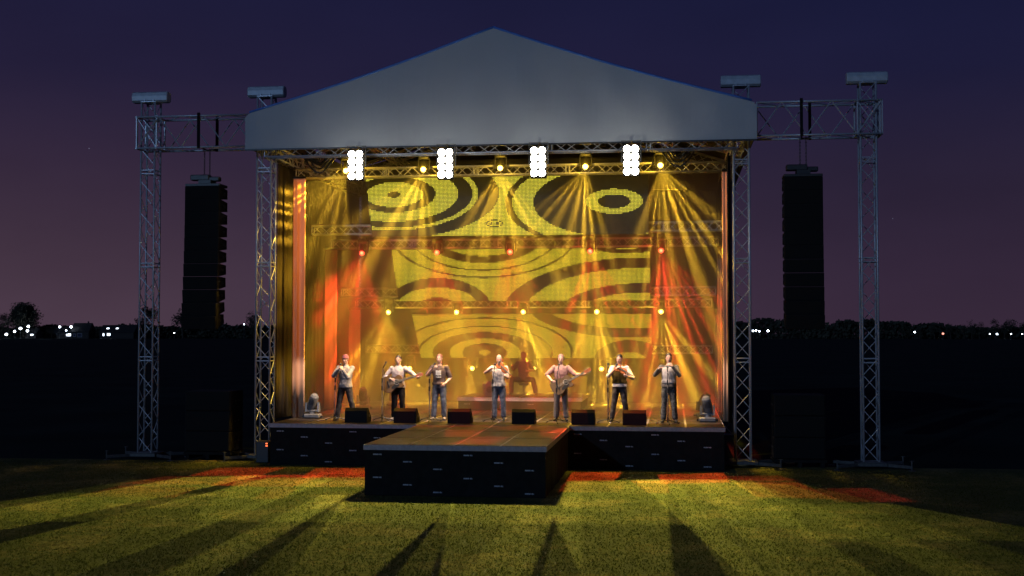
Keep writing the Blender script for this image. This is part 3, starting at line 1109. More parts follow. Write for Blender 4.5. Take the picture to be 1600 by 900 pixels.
# added framed beams standing in for stage lamps: bank, colour, level, lawn corners
frames = [
    (0, YEL, .95, [(-13.9, 17.9), (-11.3, 27.6), (-9.55, 28.2), (-11.2, 20.0)]),
    (0, YEL, .80, [(-11.2, 15.0), (-9.3, 27.8), (-7.7, 27.9), (-8.25, 15.0)]),
    (0, YEL, .75, [(-7.1, 15.0), (-7.25, 25.0), (-6.65, 25.0), (-6.2, 15.0)]),
    (0, YEL, .30, [(-8.4, 15.0), (-8.0, 27.9), (-6.65, 28.2), (-6.6, 15.0)]),
    (1, YEL, .95, [(-6.55, 24.0), (-5.05, 15.0), (-4.05, 15.0), (-4.25, 24.0)]),
    (2, YEL, .95, [(-4.36, 24.0), (-2.95, 15.0), (-1.85, 15.0), (-2.22, 24.0)]),
    (2, YEL, .95, [(-2.4, 28.0), (-2.2, 22.5), (-.95, 15.0), (0.05, 15.0), (-.17, 28.6)]),
    (3, YEL, .95, [(-.9, 28.4), (1.3, 15.0), (3.1, 15.2), (1.35, 28.8)]),
    (3, YEL, .38, [(1.3, 28.4), (3.0, 15.2), (6.4, 16.0), (2.55, 28.0)]),
    (3, YEL, .45, [(1.25, 28.6), (2.3, 20.4), (3.0, 20.4), (1.75, 28.6)]),
    (1, YEL, .55, [(-9.9, 27.4), (-8.6, 21.2), (-6.5, 21.3), (-6.6, 27.5)]),
    (2, YEL, .50, [(-2.3, 27.8), (-2.3, 21.7), (2.3, 22.0), (1.9, 28.3)]),
    (0, REDL, 1.0, [(-11.1, 28.02), (-11.05, 29.55), (-9.75, 29.72), (-9.83, 28.18)]),
    (0, REDL, .50, [(-11.97, 24.16), (-11.82, 25.78), (-10.39, 25.69), (-10.3, 24.28)]),
    (0, REDL, 1.0, [(-9.91, 26.32), (-10.01, 28.03), (-8.38, 28.24), (-8.42, 26.23)]),
    (1, REDL, 1.5, [(-8.39, 28.04), (-8.57, 29.73), (-7.2, 29.88), (-6.8, 28.23)]),
    (1, REDL, .7, [(-8.39, 24.24), (-8.56, 25.76), (-8.08, 25.83), (-7.92, 24.44)]),
    (2, REDL, 1.5, [(-2.65, 28.16), (-2.52, 29.61), (-1.41, 29.75), (-1.49, 28.19)]),
    (3, REDL, 1.1, [(-0.87, 28.09), (-0.19, 28.18), (-0.16, 26.32), (-0.51, 26.28)]),
    (3, REDL, 1.5, [(-0.2, 29.44), (1.01, 29.93), (1.09, 28.23), (-0.12, 27.89)]),
    (3, REDL, .9, [(1.51, 28.1), (2.64, 28.25), (3.05, 25.88), (1.78, 25.96)]),
    (0, YEL, .14, [(-15.5, 15.0), (-12.2, 27.0), (-6.8, 27.2), (-6.5, 23.9), (-4.5, 15.0)]),
    (3, YEL, .14, [(-4.4, 15.0), (-2.3, 23.9), (-2.3, 28.6), (2.6, 28.8), (7.2, 17.5), (5.0, 15.0)]),
    (0, YEL, .45, [(-14.5, 20.6), (-12.6, 24.6), (-9.3, 24.9), (-10.4, 20.8)]),
    (3, YEL, .40, [(1.0, 24.4), (2.1, 20.6), (6.9, 21.0), (4.2, 25.2)]),
    (2, YEL, .08, [(-6.9, 19.8), (-5.9, 15.0), (1.2, 15.0), (1.2, 20.2)]),
    (1, YEL, .60, [(-6.6, 24.2), (-6.4, 24.2), (-5.0, 15.0), (-5.7, 15.0)]),
    (2, YEL, .55, [(-4.35, 23.9), (-4.15, 23.9), (-3.1, 15.0), (-3.7, 15.0)]),
    (2, YEL, .45, [(-2.9, 23.9), (-2.5, 23.9), (-1.9, 15.0), (-3.0, 15.0)]),
    (2, YEL, .50, [(-2.25, 26.0), (-1.95, 26.0), (-1.05, 15.0), (-1.75, 15.0)]),
    (3, YEL, .50, [(-.2, 27.5), (0.1, 27.5), (1.6, 15.0), (0.9, 15.0)]),
    (3, YEL, .45, [(.5, 28.0), (.9, 28.0), (2.1, 15.0), (1.5, 15.0)]),
    (3, YEL, .45, [(1.6, 27.5), (2.0, 27.5), (5.2, 15.5), (4.0, 15.5)]),
    (0, REDL, .45, [(-11.9, 26.3), (-11.6, 27.6), (-9.95, 27.7), (-10.0, 26.4)]),
    (0, REDL, .5, [(-8.2, 26.4), (-8.3, 27.9), (-6.7, 28.0), (-6.7, 26.5)]),
    (2, REDL, .5, [(-2.4, 26.3), (-2.35, 27.9), (-1.2, 27.9), (-1.3, 26.3)]),
    (3, REDL, .5, [(1.1, 29.3), (1.2, 28.4), (2.6, 28.7), (2.3, 29.6)]),
    (3, REDL, .4, [(3.2, 27.2), (3.3, 25.4), (4.6, 25.6), (4.1, 27.4)]),
    # red on the tops of some of the floor wedges
    (1, REDL, .32, [(-7.0, 30.85, 1.42), (-6.5, 30.85, 1.42), (-6.5, 31.1, 1.42), (-7.0, 31.1, 1.42)]),
    (1, REDL, .45, [(-5.62, 30.85, 1.42), (-5.1, 30.85, 1.42), (-5.1, 31.1, 1.42), (-5.62, 31.1, 1.42)]),
    (2, REDL, .40, [(-2.54, 30.85, 1.42), (-2.15, 30.85, 1.42), (-2.15, 31.1, 1.42), (-2.54, 31.1, 1.42)]),
    (3, REDL, .45, [(-1.26, 30.85, 1.42), (-.68, 30.85, 1.42), (-.68, 31.1, 1.42), (-1.26, 31.1, 1.42)]),
    (0, AMBL, .6, [(-8.5, 28.1), (-8.3, 26.2), (-6.4, 26.2), (-6.6, 28.2)]),
    (3, AMBL, .6, [(-1.5, 28.2), (-1.2, 25.8), (1.7, 26.2), (1.5, 28.2)]),
    (1, YEL, .45, [(-6.9, 24.0), (-7.0, 21.3), (-2.2, 21.6), (-2.2, 24.0)]),
    (1, YEL, .03, [(-6.3, 29.9, 1.05), (-6.3, 25.1, 1.05), (-4.1, 25.1, 1.05), (-4.6, 29.9, 1.05)]),
    (2, YEL, .03, [(-4.2, 28.4, 1.05), (-3.7, 25.0, 1.05), (-2.6, 25.0, 1.05), (-2.6, 28.4, 1.05)]),
    # the same shutters across the runway deck, one metre up
    (1, REDL, .30, [(-6.37, 29.54, 1.05), (-4.05, 29.84, 1.05), (-4.48, 30.5, 1.05), (-6.38, 30.38, 1.05)]),
    (1, REDL, .36, [(-5.38, 29.07, 1.05), (-4.43, 29.19, 1.05), (-4.34, 27.19, 1.05), (-5.08, 27.09, 1.05)]),
    (1, REDL, .28, [(-4.48, 27.17, 1.05), (-3.56, 27.29, 1.05), (-3.71, 25.36, 1.05), (-4.63, 25.24, 1.05)]),
    (2, REDL, .30, [(-4.01, 30.5, 1.05), (-2.9, 30.5, 1.05), (-2.76, 29.41, 1.05), (-4.28, 29.21, 1.05)]),
    (2, REDL, .34, [(-3.22, 29.35, 1.05), (-2.6, 29.25, 1.05), (-2.6, 27.42, 1.05), (-2.93, 27.37, 1.05)]),
]
fl = ['above the hatted singer', 'above the singer in the printed shirt', 'between the bald violinist and the second guitarist', 'above the dark haired fiddler in the waistcoat']
for i, x in enumerate(FX):
    r = thing('flood_light', 'blazing eight bulb flood bank hung ' + fl[i], 'flood light', (x, FY, FZ), 'white flood banks on the roof edge')
    obj('housing', MB().box((0, .07, 0), (.42, .10, .80), bev=.02), M['plastic'], r)
    m = MB()
    m.tube([(-.24, .07, -.05), (-.24, .07, .50), (.24, .07, .50), (.24, .07, -.05)], .014, 6)
    m.tube([(0, .07, .50), (0, .4, .50)], .02, 6)
    obj('bracket', m, M['steel'], r)
    for cx in (-1, 1):
        for k in range(4):
            c = V((cx * .098, .01, .28 - k * .187))
            m = MB()
            m.tube([c + V((0, .02, 0)), c + V((0, -.05, 0))], [.075, .093], 14)
            rf = obj('reflector', m, M['fret'], r)
            obj('bulb', MB().ell(c + V((0, -.055, 0)), (.090, .04, .090), 14, 9), M['bulb'], rf, smooth=True)
    # its own glow, then added beams: colour on the lawn, warm fill on band
    g = bpy.data.lights.new('flood_glow', 'POINT')
    g.energy = P_GLOW
    g.color = (1.0, 0.95, 0.82)
    g.shadow_soft_size = 0.12
    go = bpy.data.objects.new('flood_glow', g)
    COL.objects.link(go)
    go.parent = r
    go.location = (0, -.60, .12)
    mk = []
    for fi, colr, lev, pts in frames:
        if fi == i:
            g_ = lev * (1.15 if colr is REDL else 1.0)
            if colr is REDL and len(pts[0]) == 2:
                mx_, my_ = sum(p[0] for p in pts) / len(pts), sum(p[1] for p in pts) / len(pts)
                pts = [(mx_ + (p[0] - mx_) * 1.3, my_ + (p[1] - my_) * 1.2) for p in pts]
            mk.append((tuple(c * g_ for c in colr), [(p[0], p[1], p[2] if len(p) > 2 else 0.0) for p in pts]))
    cen = sum((V(p) for _, k in mk for p in k), V((0, 0, 0))) / sum(len(k) for _, k in mk)
    spot('lawn_beam', (x, FY - .16, FZ - .1), (cen.x, min(cen.y, 23.5), 0), P_LAWN, (1, 1, 1), r, kind='frame', masks=mk)
    spot('added_band_fill', (x, FY - .30, FZ - .42), None, P_FRONT, WARM, r, kind='frame', radius=.06,  # added front fill for the performers; the bank has no such lamp
         poly=[(-10.0, 31.55, DZ), (1.2, 31.55, DZ), (1.2, 32.3, 2.98), (-10.0, 32.3, 2.98)])
    if i == 1:      # added orange beams framed on the pale strip curtains
        for lx0, lx1, ly, lz, lv in ((-10.28, -9.88, 32.48, 7.53, 1.0), (-10.46, -10.02, 36.2, 5.85, 3.6), (-10.46, -10.02, 39.0, 4.1, 4.5)):
            spot('curtain_beam', (x, FY - .2, FZ - .3), None, P_LEG * lv, (1.0, 0.30, 0.06), r, kind='frame',
                 poly=[(lx0, ly - .02, DZ), (lx1, ly - .02, DZ), (lx1, ly - .02, lz), (lx0, ly - .02, lz)])
    if i == 1:  # added beam that brightens the riser fascia
        spot('added_riser_fill', (x, FY - .2, FZ - .3), None, 2600, WARM, r, kind='frame',
             poly=[(-5.85, 36.08, 1.31), (-3.1, 36.08, 1.31), (-3.1, 36.08, 1.47), (-5.85, 36.08, 1.47)])
    if i == 2:  # added orange beams on the strips at the other side
        for lx0, lx1, ly, lz, lv in ((1.24, 1.42, 32.48, 7.53, .8), (1.24, 1.42, 36.2, 5.85, 2.5)):
            spot('curtain_beam', (x, FY - .2, FZ - .3), None, P_LEG * lv, (1.0, 0.36, 0.08), r, kind='frame',
                 poly=[(lx0, ly - .02, DZ), (lx1, ly - .02, DZ), (lx1, ly - .02, lz), (lx0, ly - .02, lz)])


# ------------------------------------------------------------------ loudspeakers
def line_array(x, name_label, hoist_label):
    y, n, h, w, dp = 31.75, 11, .345, .95, .62
    r = thing('line_array', name_label, 'speaker array', (x, y, 7.25), 'hanging speaker arrays')
    z = 7.25
    ang = 0.0
    py = 0.0
    for k in range(n):
        ang += (0, .2, .2, .3, .4, .6, .9, 1.3, 1.8, 2.5, 3.0)[k]
        rot = Matrix.Rotation(R(ang * 1.0), 3, 'X')
        fh, bh = h * .5, h * .36
        prof = [(-dp * .5, -fh), (-dp * .5, fh), (-dp * .3, fh), (dp * .5, bh), (dp * .5, -bh), (-dp * .3, -fh)]
        c = V((x, y + py, z - h / 2))
        m = MB()
        m.rings([[c + rot @ V((sx * (w / 2), a, b * .985)) for a, b in prof] for sx in (-1, 1)])
        bx = obj('speaker_box', m, M['speaker_b'], r, world=True)
        m = MB()
        m.box(c + rot @ V((0, -dp * .5 - .008, 0)), (w * .97, .012, h * .93), rot=rot, bev=.003)
        obj('grille', m, M['grille'], bx, world=True)
        m = MB()
        for sx in (-1, 1):
            m.box(c + rot @ V((sx * (w / 2 + .008), .05, 0)), (.014, .16, .07), rot=rot)
        obj('side_handle', m, M['plastic'], bx, world=True)
        z -= h * math.cos(R(ang)) * .99
        py += -math.sin(R(ang)) * h * .0 + .0
        py -= .012 * k * .35
    m = MB()
    m.box((x, y, 7.29), (w, dp, .07), bev=.01)
    m.box((x + .02, y, 7.38), (.34, .4, .12))
    obj('rigging_frame', m, M['plastic'], r, world=True)
    m = MB()
    m.box((x - .14, y - .04, 7.51), (.52, .24, .15), bev=.02)
    m.box((x + .18, y - .02, 7.47), (.42, .20, .12), bev=.02)
    hb = thing('chain_hoist', hoist_label, 'chain hoist', (x, y, 7.44), 'chain hoists over the speaker arrays')
    obj('motor', m, M['plastic'], hb, world=True)
    for dx in (-.05, .10):
        m = MB()
        zz = 7.55
        k = 0
        while zz < 8.35:
            a = V((.022, 0, 0)) if k % 2 else V((0, .022, 0))
            cpt = V((x + dx, y - .03, zz))
            m.tube([cpt + a, cpt + V((0, 0, .025)) + a * .6, cpt + V((0, 0, .05))], .008, 4)
            m.tube([cpt - a, cpt + V((0, 0, .025)) - a * .6, cpt + V((0, 0, .05))], .008, 4)
            zz += .045
            k += 1
        obj('chain', m, M['steel'], hb, world=True)
    m = MB()
    m.box((x - .05, TY - .34, 8.72), (.07, .05, .95))
    m.box((x + .22, TY + .30, 8.72), (.07, .05, .95))
    m.tube([(x - .05, TY - .34, 8.3), (x + .0, y, 8.26), (x + .22, TY + .30, 8.3)], .02, 6)
    obj('hanging_strap', m, M['black_cloth'], hb, world=True)


line_array(-12.43, 'curved hanging column of black speakers on the village side', 'chain hoist above the speaker column on the village side')
line_array(3.24, 'curved hanging column of black speakers on the open field side', 'chain hoist above the speaker column on the open field side')
for x, side in ((-12.25, 'village'), (3.11, 'open field')):
    for k in range(3):
        w, d, h = 1.26, .95, .535
        zc = .20 + h * k + h / 2
        s_ = thing('subwoofer', ('bottom', 'middle', 'top')[k] + ' black subwoofer of the ground stack on the ' + side + ' side of the stage', 'subwoofer', (x, 32.0, .20 + h * k), 'subwoofer stacks beside the stage')
        obj('cabinet', MB().box((x, 32.0, zc), (w, d, h - .006), bev=.02), M['speaker_b'], s_, world=True)
        obj('grille', MB().box((x, 32.0 - d / 2 - .012, zc), (w * .95, .02, h * .9), bev=.005), M['grille'], s_, world=True)
        m = MB()
        for sx in (-1, 1):
            for q in (-.12, .12):
                m.box((x + sx * (w / 2 + .004), 32.0 + q, zc), (.012, .10, .05), bev=.004)
        obj('side_handle', m, M['plastic'], s_, world=True)
    p = thing('pallet', 'low dark plinth under the ground stack of subwoofers on the ' + side + ' side', 'plinth', (x, 32.0, 0), 'plinths under the subwoofers')
    obj('top_board', MB().box((x, 32.0, .16), (1.3, 1.0, .07)), M['black_cloth'], p, world=True)
    m = MB()
    for q in (-.55, 0, .55):
        m.box((x + q, 32.0, .06), (.10, .98, .125))
    obj('bearer', m, M['black_cloth'], p, world=True)


def wedge(x, y, z, label, rot=0.0, group='floor monitor wedges along the stage front', sc=1.0):
    r = thing('monitor_wedge', label, 'stage monitor', (x, y, z), group, rot)
    w, h, d = .58 * sc, .37 * sc, .46 * sc
    prof = [(-d * .42, 0), (-d * .5, h * .62), (-d * .32, h), (d * .02, h), (d * .5, h * .30), (d * .5, 0)]
    # the sloping grille faces the performer (towards +y); the flat box back faces the lawn
    prof = [(-d * .5, 0), (-d * .5, h * .80), (-d * .36, h), (-d * .16, h), (d * .5, h * .30), (d * .5, 0)]
    m = MB()
    m.rings([[V((sx, a, b)) for a, b in prof] for sx in (-w / 2, w / 2)])
    c = obj('cabinet', m, M['speaker_b'], r)
    a, b = V((0, -d * .16, h)), V((0, d * .5, h * .30))
    mid = (a + b) / 2
    dv = (b - a)
    rotm = Matrix.Rotation(math.atan2(dv.z, dv.y), 3, 'X')
    n = V((0, -dv.z, dv.y)).normalized()
    obj('grille', MB().box(mid + n * .008, (w * .92, dv.length * .9, .014), rot=rotm, bev=.004), M['grille'], r)
    m = MB()
    for sx in (-1, 1):
        m.box((sx * (w / 2 + .004), .0, h * .45), (.012, .13, .06), bev=.004)
    obj('side_handle', m, M['plastic'], r)
    return r


wx = [(-8.06, 'before the hatted singer'), (-6.78, 'before the first guitarist in the pale jacket'), (-5.39, 'between the printed shirt singer and the bald violinist'),
      (-3.75, 'beside the bald violinist'), (-2.25, 'between the second guitarist and the fiddler'), (-.97, 'beside the fiddler in the waistcoat')]
for x, lab in wx:
    wedge(x, 31.12, DZ + .006, 'black monitor wedge on the deck ' + lab)
# tall angled monitor standing on the riser
mr = thing('drum_monitor', 'slanted grey fronted monitor speaker standing on the drum riser', 'stage monitor', (-5.52, 36.75, DZ + .406), None, R(18))
prof = [(-.13, 0), (-.13, .36), (-.02, .46), (.07, .44), (.21, .12), (.19, 0)]
m = MB()
m.rings([[V((a, sy, b)) for a, b in prof] for sy in (-.24, .24)])
obj('cabinet', m, M['greyp'], mr)
m = MB()
m.disc_cyl((0, -.245, .20), (0, 1, 0), .095, .014, 22)
m.disc_cyl((0, -.252, .20), (0, 1, 0), .04, .02, 16)
obj('side_badge', m, M['plastic'], mr)
m = MB()
m.box((.14, 0, .28), (.012, .44, .33), rot=Matrix.Rotation(-.42, 3, 'Y'))
obj('grille', m, M['grille'], mr)


# ------------------------------------------------------------------ floor spotlights (moving heads)
def floor_spot(x, y, label, tilt, yaw=0.0, group='moving head spotlights on the deck'):
    r = thing('moving_head', label, 'spotlight', (x, y, DZ + .006), group, yaw)
    m = MB()
    m.box((0, 0, .065), (.44, .30, .12), bev=.03)
    b = obj('base', m, M['greyp'], r)
    m = MB()
    m.tube([(-.25, -.05, .05), (-.25, .05, .05)], .03, 8)
    m.tube([(.25, -.05, .05), (.25, .05, .05)], .03, 8)
    obj('handle', m, M['plastic'], b)
    m = MB()
    m.tube([(0, 0, .12), (0, 0, .20)], [.10, .085], 14)
    for sx in (-1, 1):
        m.rings([[V((sx * .165 + dx, a, bb)) for a, bb in ((-.09, .18), (-.07, .30), (-.05, .42), (.05, .42), (.07, .30), (.09, .18))] for dx in (-.022, .022)])
    m.box((0, 0, .20), (.37, .17, .06), bev=.02)
    obj('yoke', m, M['greyp'], r)
    rot = Matrix.Rotation(tilt, 3, 'Y') @ Matrix.Rotation(.35, 3, 'X')
    m = MB()
    rs = []
    for zz, a, bb in ((-.20, .06, .06), (-.18, .10, .105), (-.04, .125, .13), (.12, .125, .135), (.22, .11, .12), (.27, .07, .08)):
        rs.append([V((0, 0, .40)) + rot @ V((a * math.cos(2 * PI * k / 18), bb * math.sin(2 * PI * k / 18), zz)) for k in range(18)])
    m.rings(rs)
    h = obj('head', m, M['greyp'], r, smooth=False)
    m = MB()
    m.tube([V((0, 0, .40)) + rot @ V((0, 0, -.205)), V((0, 0, .40)) + rot @ V((0, 0, -.215))], .075, 16)
    obj('lens', m, M['glass'], h)
    m = MB()
    for k in range(5):
        m.box(V((0, 0, .40)) + rot @ V((0, -.128, .02 + .035 * k)), (.13, .012, .012), rot=rot)
    obj('cooling_fins', m, M['plastic'], h)
    return r


floor_spot(-9.62, 32.32, 'grey moving head spotlight beside the tallest pale strip curtain', .35)
floor_spot(.86, 32.30, 'grey moving head spotlight at the bare deck corner, nearer the stage front', -.2)
floor_spot(.80, 34.2, 'grey moving head spotlight at the bare deck corner, behind its twin', .35, .5)
floor_spot(-9.25, 36.3, 'grey moving head spotlight farther back, seen past the hatted singer', .1)
floor_spot(-8.62, 37.9, 'hazy moving head spotlight at the rear of the deck near the first guitarist', .3)

# power connector with red pilot lights at the stage corner
pb = thing('power_box', 'small black power box with two red pilot lights at the stage corner', 'power box', (-10.52, 31.0, 0.0))
obj('case', MB().box((-10.52, 31.0, .28), (.34, .3, .56), bev=.02), M['plastic'], pb, world=True)
m = MB()
for zz in (.50, .44):
    m.box((-10.40, 30.845, zz), (.05, .012, .028))
obj('pilot_light', m, M['indicator'], pb, world=True)
# truss mounted cable loom: hanging dark cable bundle under the roof corner
for x, y, lab in ((-9.35, 31.9, 'dark hanging cable bundle under the roof corner near the pale curtains'), (.15, 31.9, 'dark hanging cable bundle under the roof corner near the open field side')):
    r = thing('cable_bundle', lab, 'cable bundle', (x, y, 8.1), 'cable bundles under the roof')
    rnd = random.Random(5)
    for k in range(6):
        m = MB()
        q = rnd.uniform(.2, .5)
        pts = [V((x - q + 2 * q * j / 10 + rnd.uniform(-.02, .02), y + rnd.uniform(-.05, .05), 8.15 - .55 * q * math.sin(PI * j / 10) * 2)) for j in range(11)]
        obj('cable', m.tube(pts, .022, 6), M['plastic'], r, world=True, smooth=True)


# ------------------------------------------------------------------ microphone stands
def mic_stand(x, y, label, top, mic, pole_top=None, boom=False):
    """top: where the upper tube meets the mic clip, mic: microphone head position (stage metres relative to x, y, deck)"""
    r = thing('microphone_stand', label, 'microphone stand', (x, y, DZ + .006), 'microphone stands along the stage front')
    m = MB()
    for a in (-PI / 2 + .15, PI / 6, PI * 5 / 6):
        e = V((.30 * math.cos(a), .30 * math.sin(a), .012))
        l = MB().tube([(0, 0, .10), (e.x * .9, e.y * .9, .035), e], .011, 6)
        lg = obj('leg', l, M['plastic'], r)
        obj('rubber_foot', MB().cap(e, e * 1.1 + V((0, 0, .001)), .014, .012), M['plastic'], lg)
    obj('hub', MB().tube([(0, 0, .05), (0, 0, .17)], [.022, .018], 10), M['plastic'], r)
    pt = pole_top or (0, 0, 1.05)
    obj('pole', MB().tube([(0, 0, .02), pt], .0125, 8), M['chrome'], r)
    obj('clutch', MB().tube([V(pt) * .78, V(pt) * .9], .024, 10), M['plastic'], r)
    obj('upper_tube', MB().tube([pt, top], .0105, 8), M['chrome'] if not boom else M['plastic'], r)
    obj('collar', MB().tube([V(pt) - V((0, 0, .02)), V(pt) + V((0, 0, .10))], .021, 10), M['plastic'], r)
    mv = V(mic)
    d = (mv - V(top))
    if d.length < 1e-3:
        d = V((0, .3, 1))
    d.normalize()
    m = MB()
    m.tube([mv - d * .17, mv - d * .03], [.012, .019], 10)
    mc = obj('microphone', m, M['plastic'], r, smooth=True)
    m = MB()
    m.ell(mv, (.028, .028, .030), 12, 8)
    obj('mic_grille', m, M['steel'], mc, smooth=True)
    # lead hanging down to the deck
    m = MB()
    b = mv - d * .17
    pts = [b, b + V((.03, .01, -.10))]
    for k in range(1, 9):
        t = k / 9
        pts.append(V((b.x + .05 - .04 * t + .012 * math.sin(k * 2.1), b.y + .03 + .012 * math.cos(k * 1.7), (b.z - .1) * (1 - t) + .02)))
    pts.append(V((b.x + .12, b.y + .12, .01)))
    pts.append(V((b.x + .3, b.y + .5, .01)))
    obj('lead', m.tube(pts, .006, 5), M['plastic'], r, smooth=True)
    return r


# ================================================================== PEOPLE
def baked(mb, voxel, it=4, disp=None, keep=None):
    """fuse overlapping closed shapes into one continuous smooth surface"""
    me = bpy.data.meshes.new('fuse')
    me.from_pydata(mb.v, [], mb.f)
    me.update()
    o = bpy.data.objects.new('fuse', me)
    COL.objects.link(o)
    md = o.modifiers.new('r', 'REMESH')
    md.mode = 'VOXEL'
    md.voxel_size = voxel
    sm = o.modifiers.new('s', 'SMOOTH')
    sm.factor = .5
    sm.iterations = it
    if disp:
        tx = bpy.data.textures.new('folds', 'CLOUDS')
        tx.noise_scale = disp[1]
        dm = o.modifiers.new('d', 'DISPLACE')
        dm.texture = tx
        dm.strength = disp[0]
        dm.mid_level = .5
    dg = bpy.context.evaluated_depsgraph_get()
    out = bpy.data.meshes.new_from_object(o.evaluated_get(dg), depsgraph=dg)
    bpy.data.objects.remove(o)
    bpy.data.meshes.remove(me)
    return out


def link_mesh(name, me, mats, parent):
    me.name = name
    me.materials.clear()
    for m in mats:
        me.materials.append(m)
    me.polygons.foreach_set('use_smooth', [True] * len(me.polygons))
    o = bpy.data.objects.new(name, me)
    COL.objects.link(o)
    o.parent = parent
    return o


def merge(me, mb):
    """append builder geometry (its own material slots from 1) to a fused mesh"""
    vs = [v.co[:] for v in me.vertices]
    fs = [tuple(p.vertices) for p in me.polygons]
    o = len(vs)
    n = len(fs)
    new = bpy.data.meshes.new('m')
    new.from_pydata(vs + mb.v, [], fs + [tuple(i + o for i in f) for f in mb.f])
    new.polygons.foreach_set('material_index', [0] * n + [k for k in mb.m])
    new.update()
    bpy.data.meshes.remove(me)
    return new


def ring_el(cx, cy, z, rx, ry, n=20, tilt=None):
    return [V((cx + rx * math.cos(2 * PI * k / n), cy + ry * math.sin(2 * PI * k / n), z)) for k in range(n)]


def hand(mb, w, d, n, curl, side, spread=.22, thumb=.5):
    """palm and five fingers: w wrist, d pointing direction, n way the palm faces"""
    d = V(d).normalized()
    n = V(n)
    n = (n - d * n.dot(d)).normalized()
    t = d.cross(n) * side           # towards the thumb side
    w = V(w)
    kn = []
    for k, off in enumerate((.030, .010, -.010, -.029)):
        b = w + d * (.088 - .006 * abs(k - 1)) + t * off
        kn.append(b)
        mb.cap(w + d * .012 + t * off * .55, b, .0175, .0135, 8)
    ln = (.072, .080, .074, .058)
    for k, b in enumerate(kn):
        ax = d
        p = b
        fan = t * (spread * (1.2 - k) * .35)
        segs = (.46, .31, .23)
        a = 0
        for j, sgm in enumerate(segs):
            a += curl * (.75, 1.0, .8)[j]
            dirn = (d * math.cos(a) + n * math.sin(a) + fan * (1 - .5 * min(1, curl))).normalized()
            q = p + dirn * ln[k] * sgm
            r0 = .0105 - .0011 * j
            mb.cap(p, q, r0, r0 - .001, 8)
            p = q
    b = w + d * .028 + t * .024 + n * .008
    p = b
    for j, l in enumerate((.042, .032, .026)):
        a = .75 - thumb * .5 * j
        dirn = (d * (.45 + .22 * j) + t * max(.05, a) + n * (.30 + thumb * .35 * j)).normalized()
        q = p + dirn * l
        mb.cap(p, q, .0135 - .0018 * j, .0118 - .0018 * j, 8)
        p = q


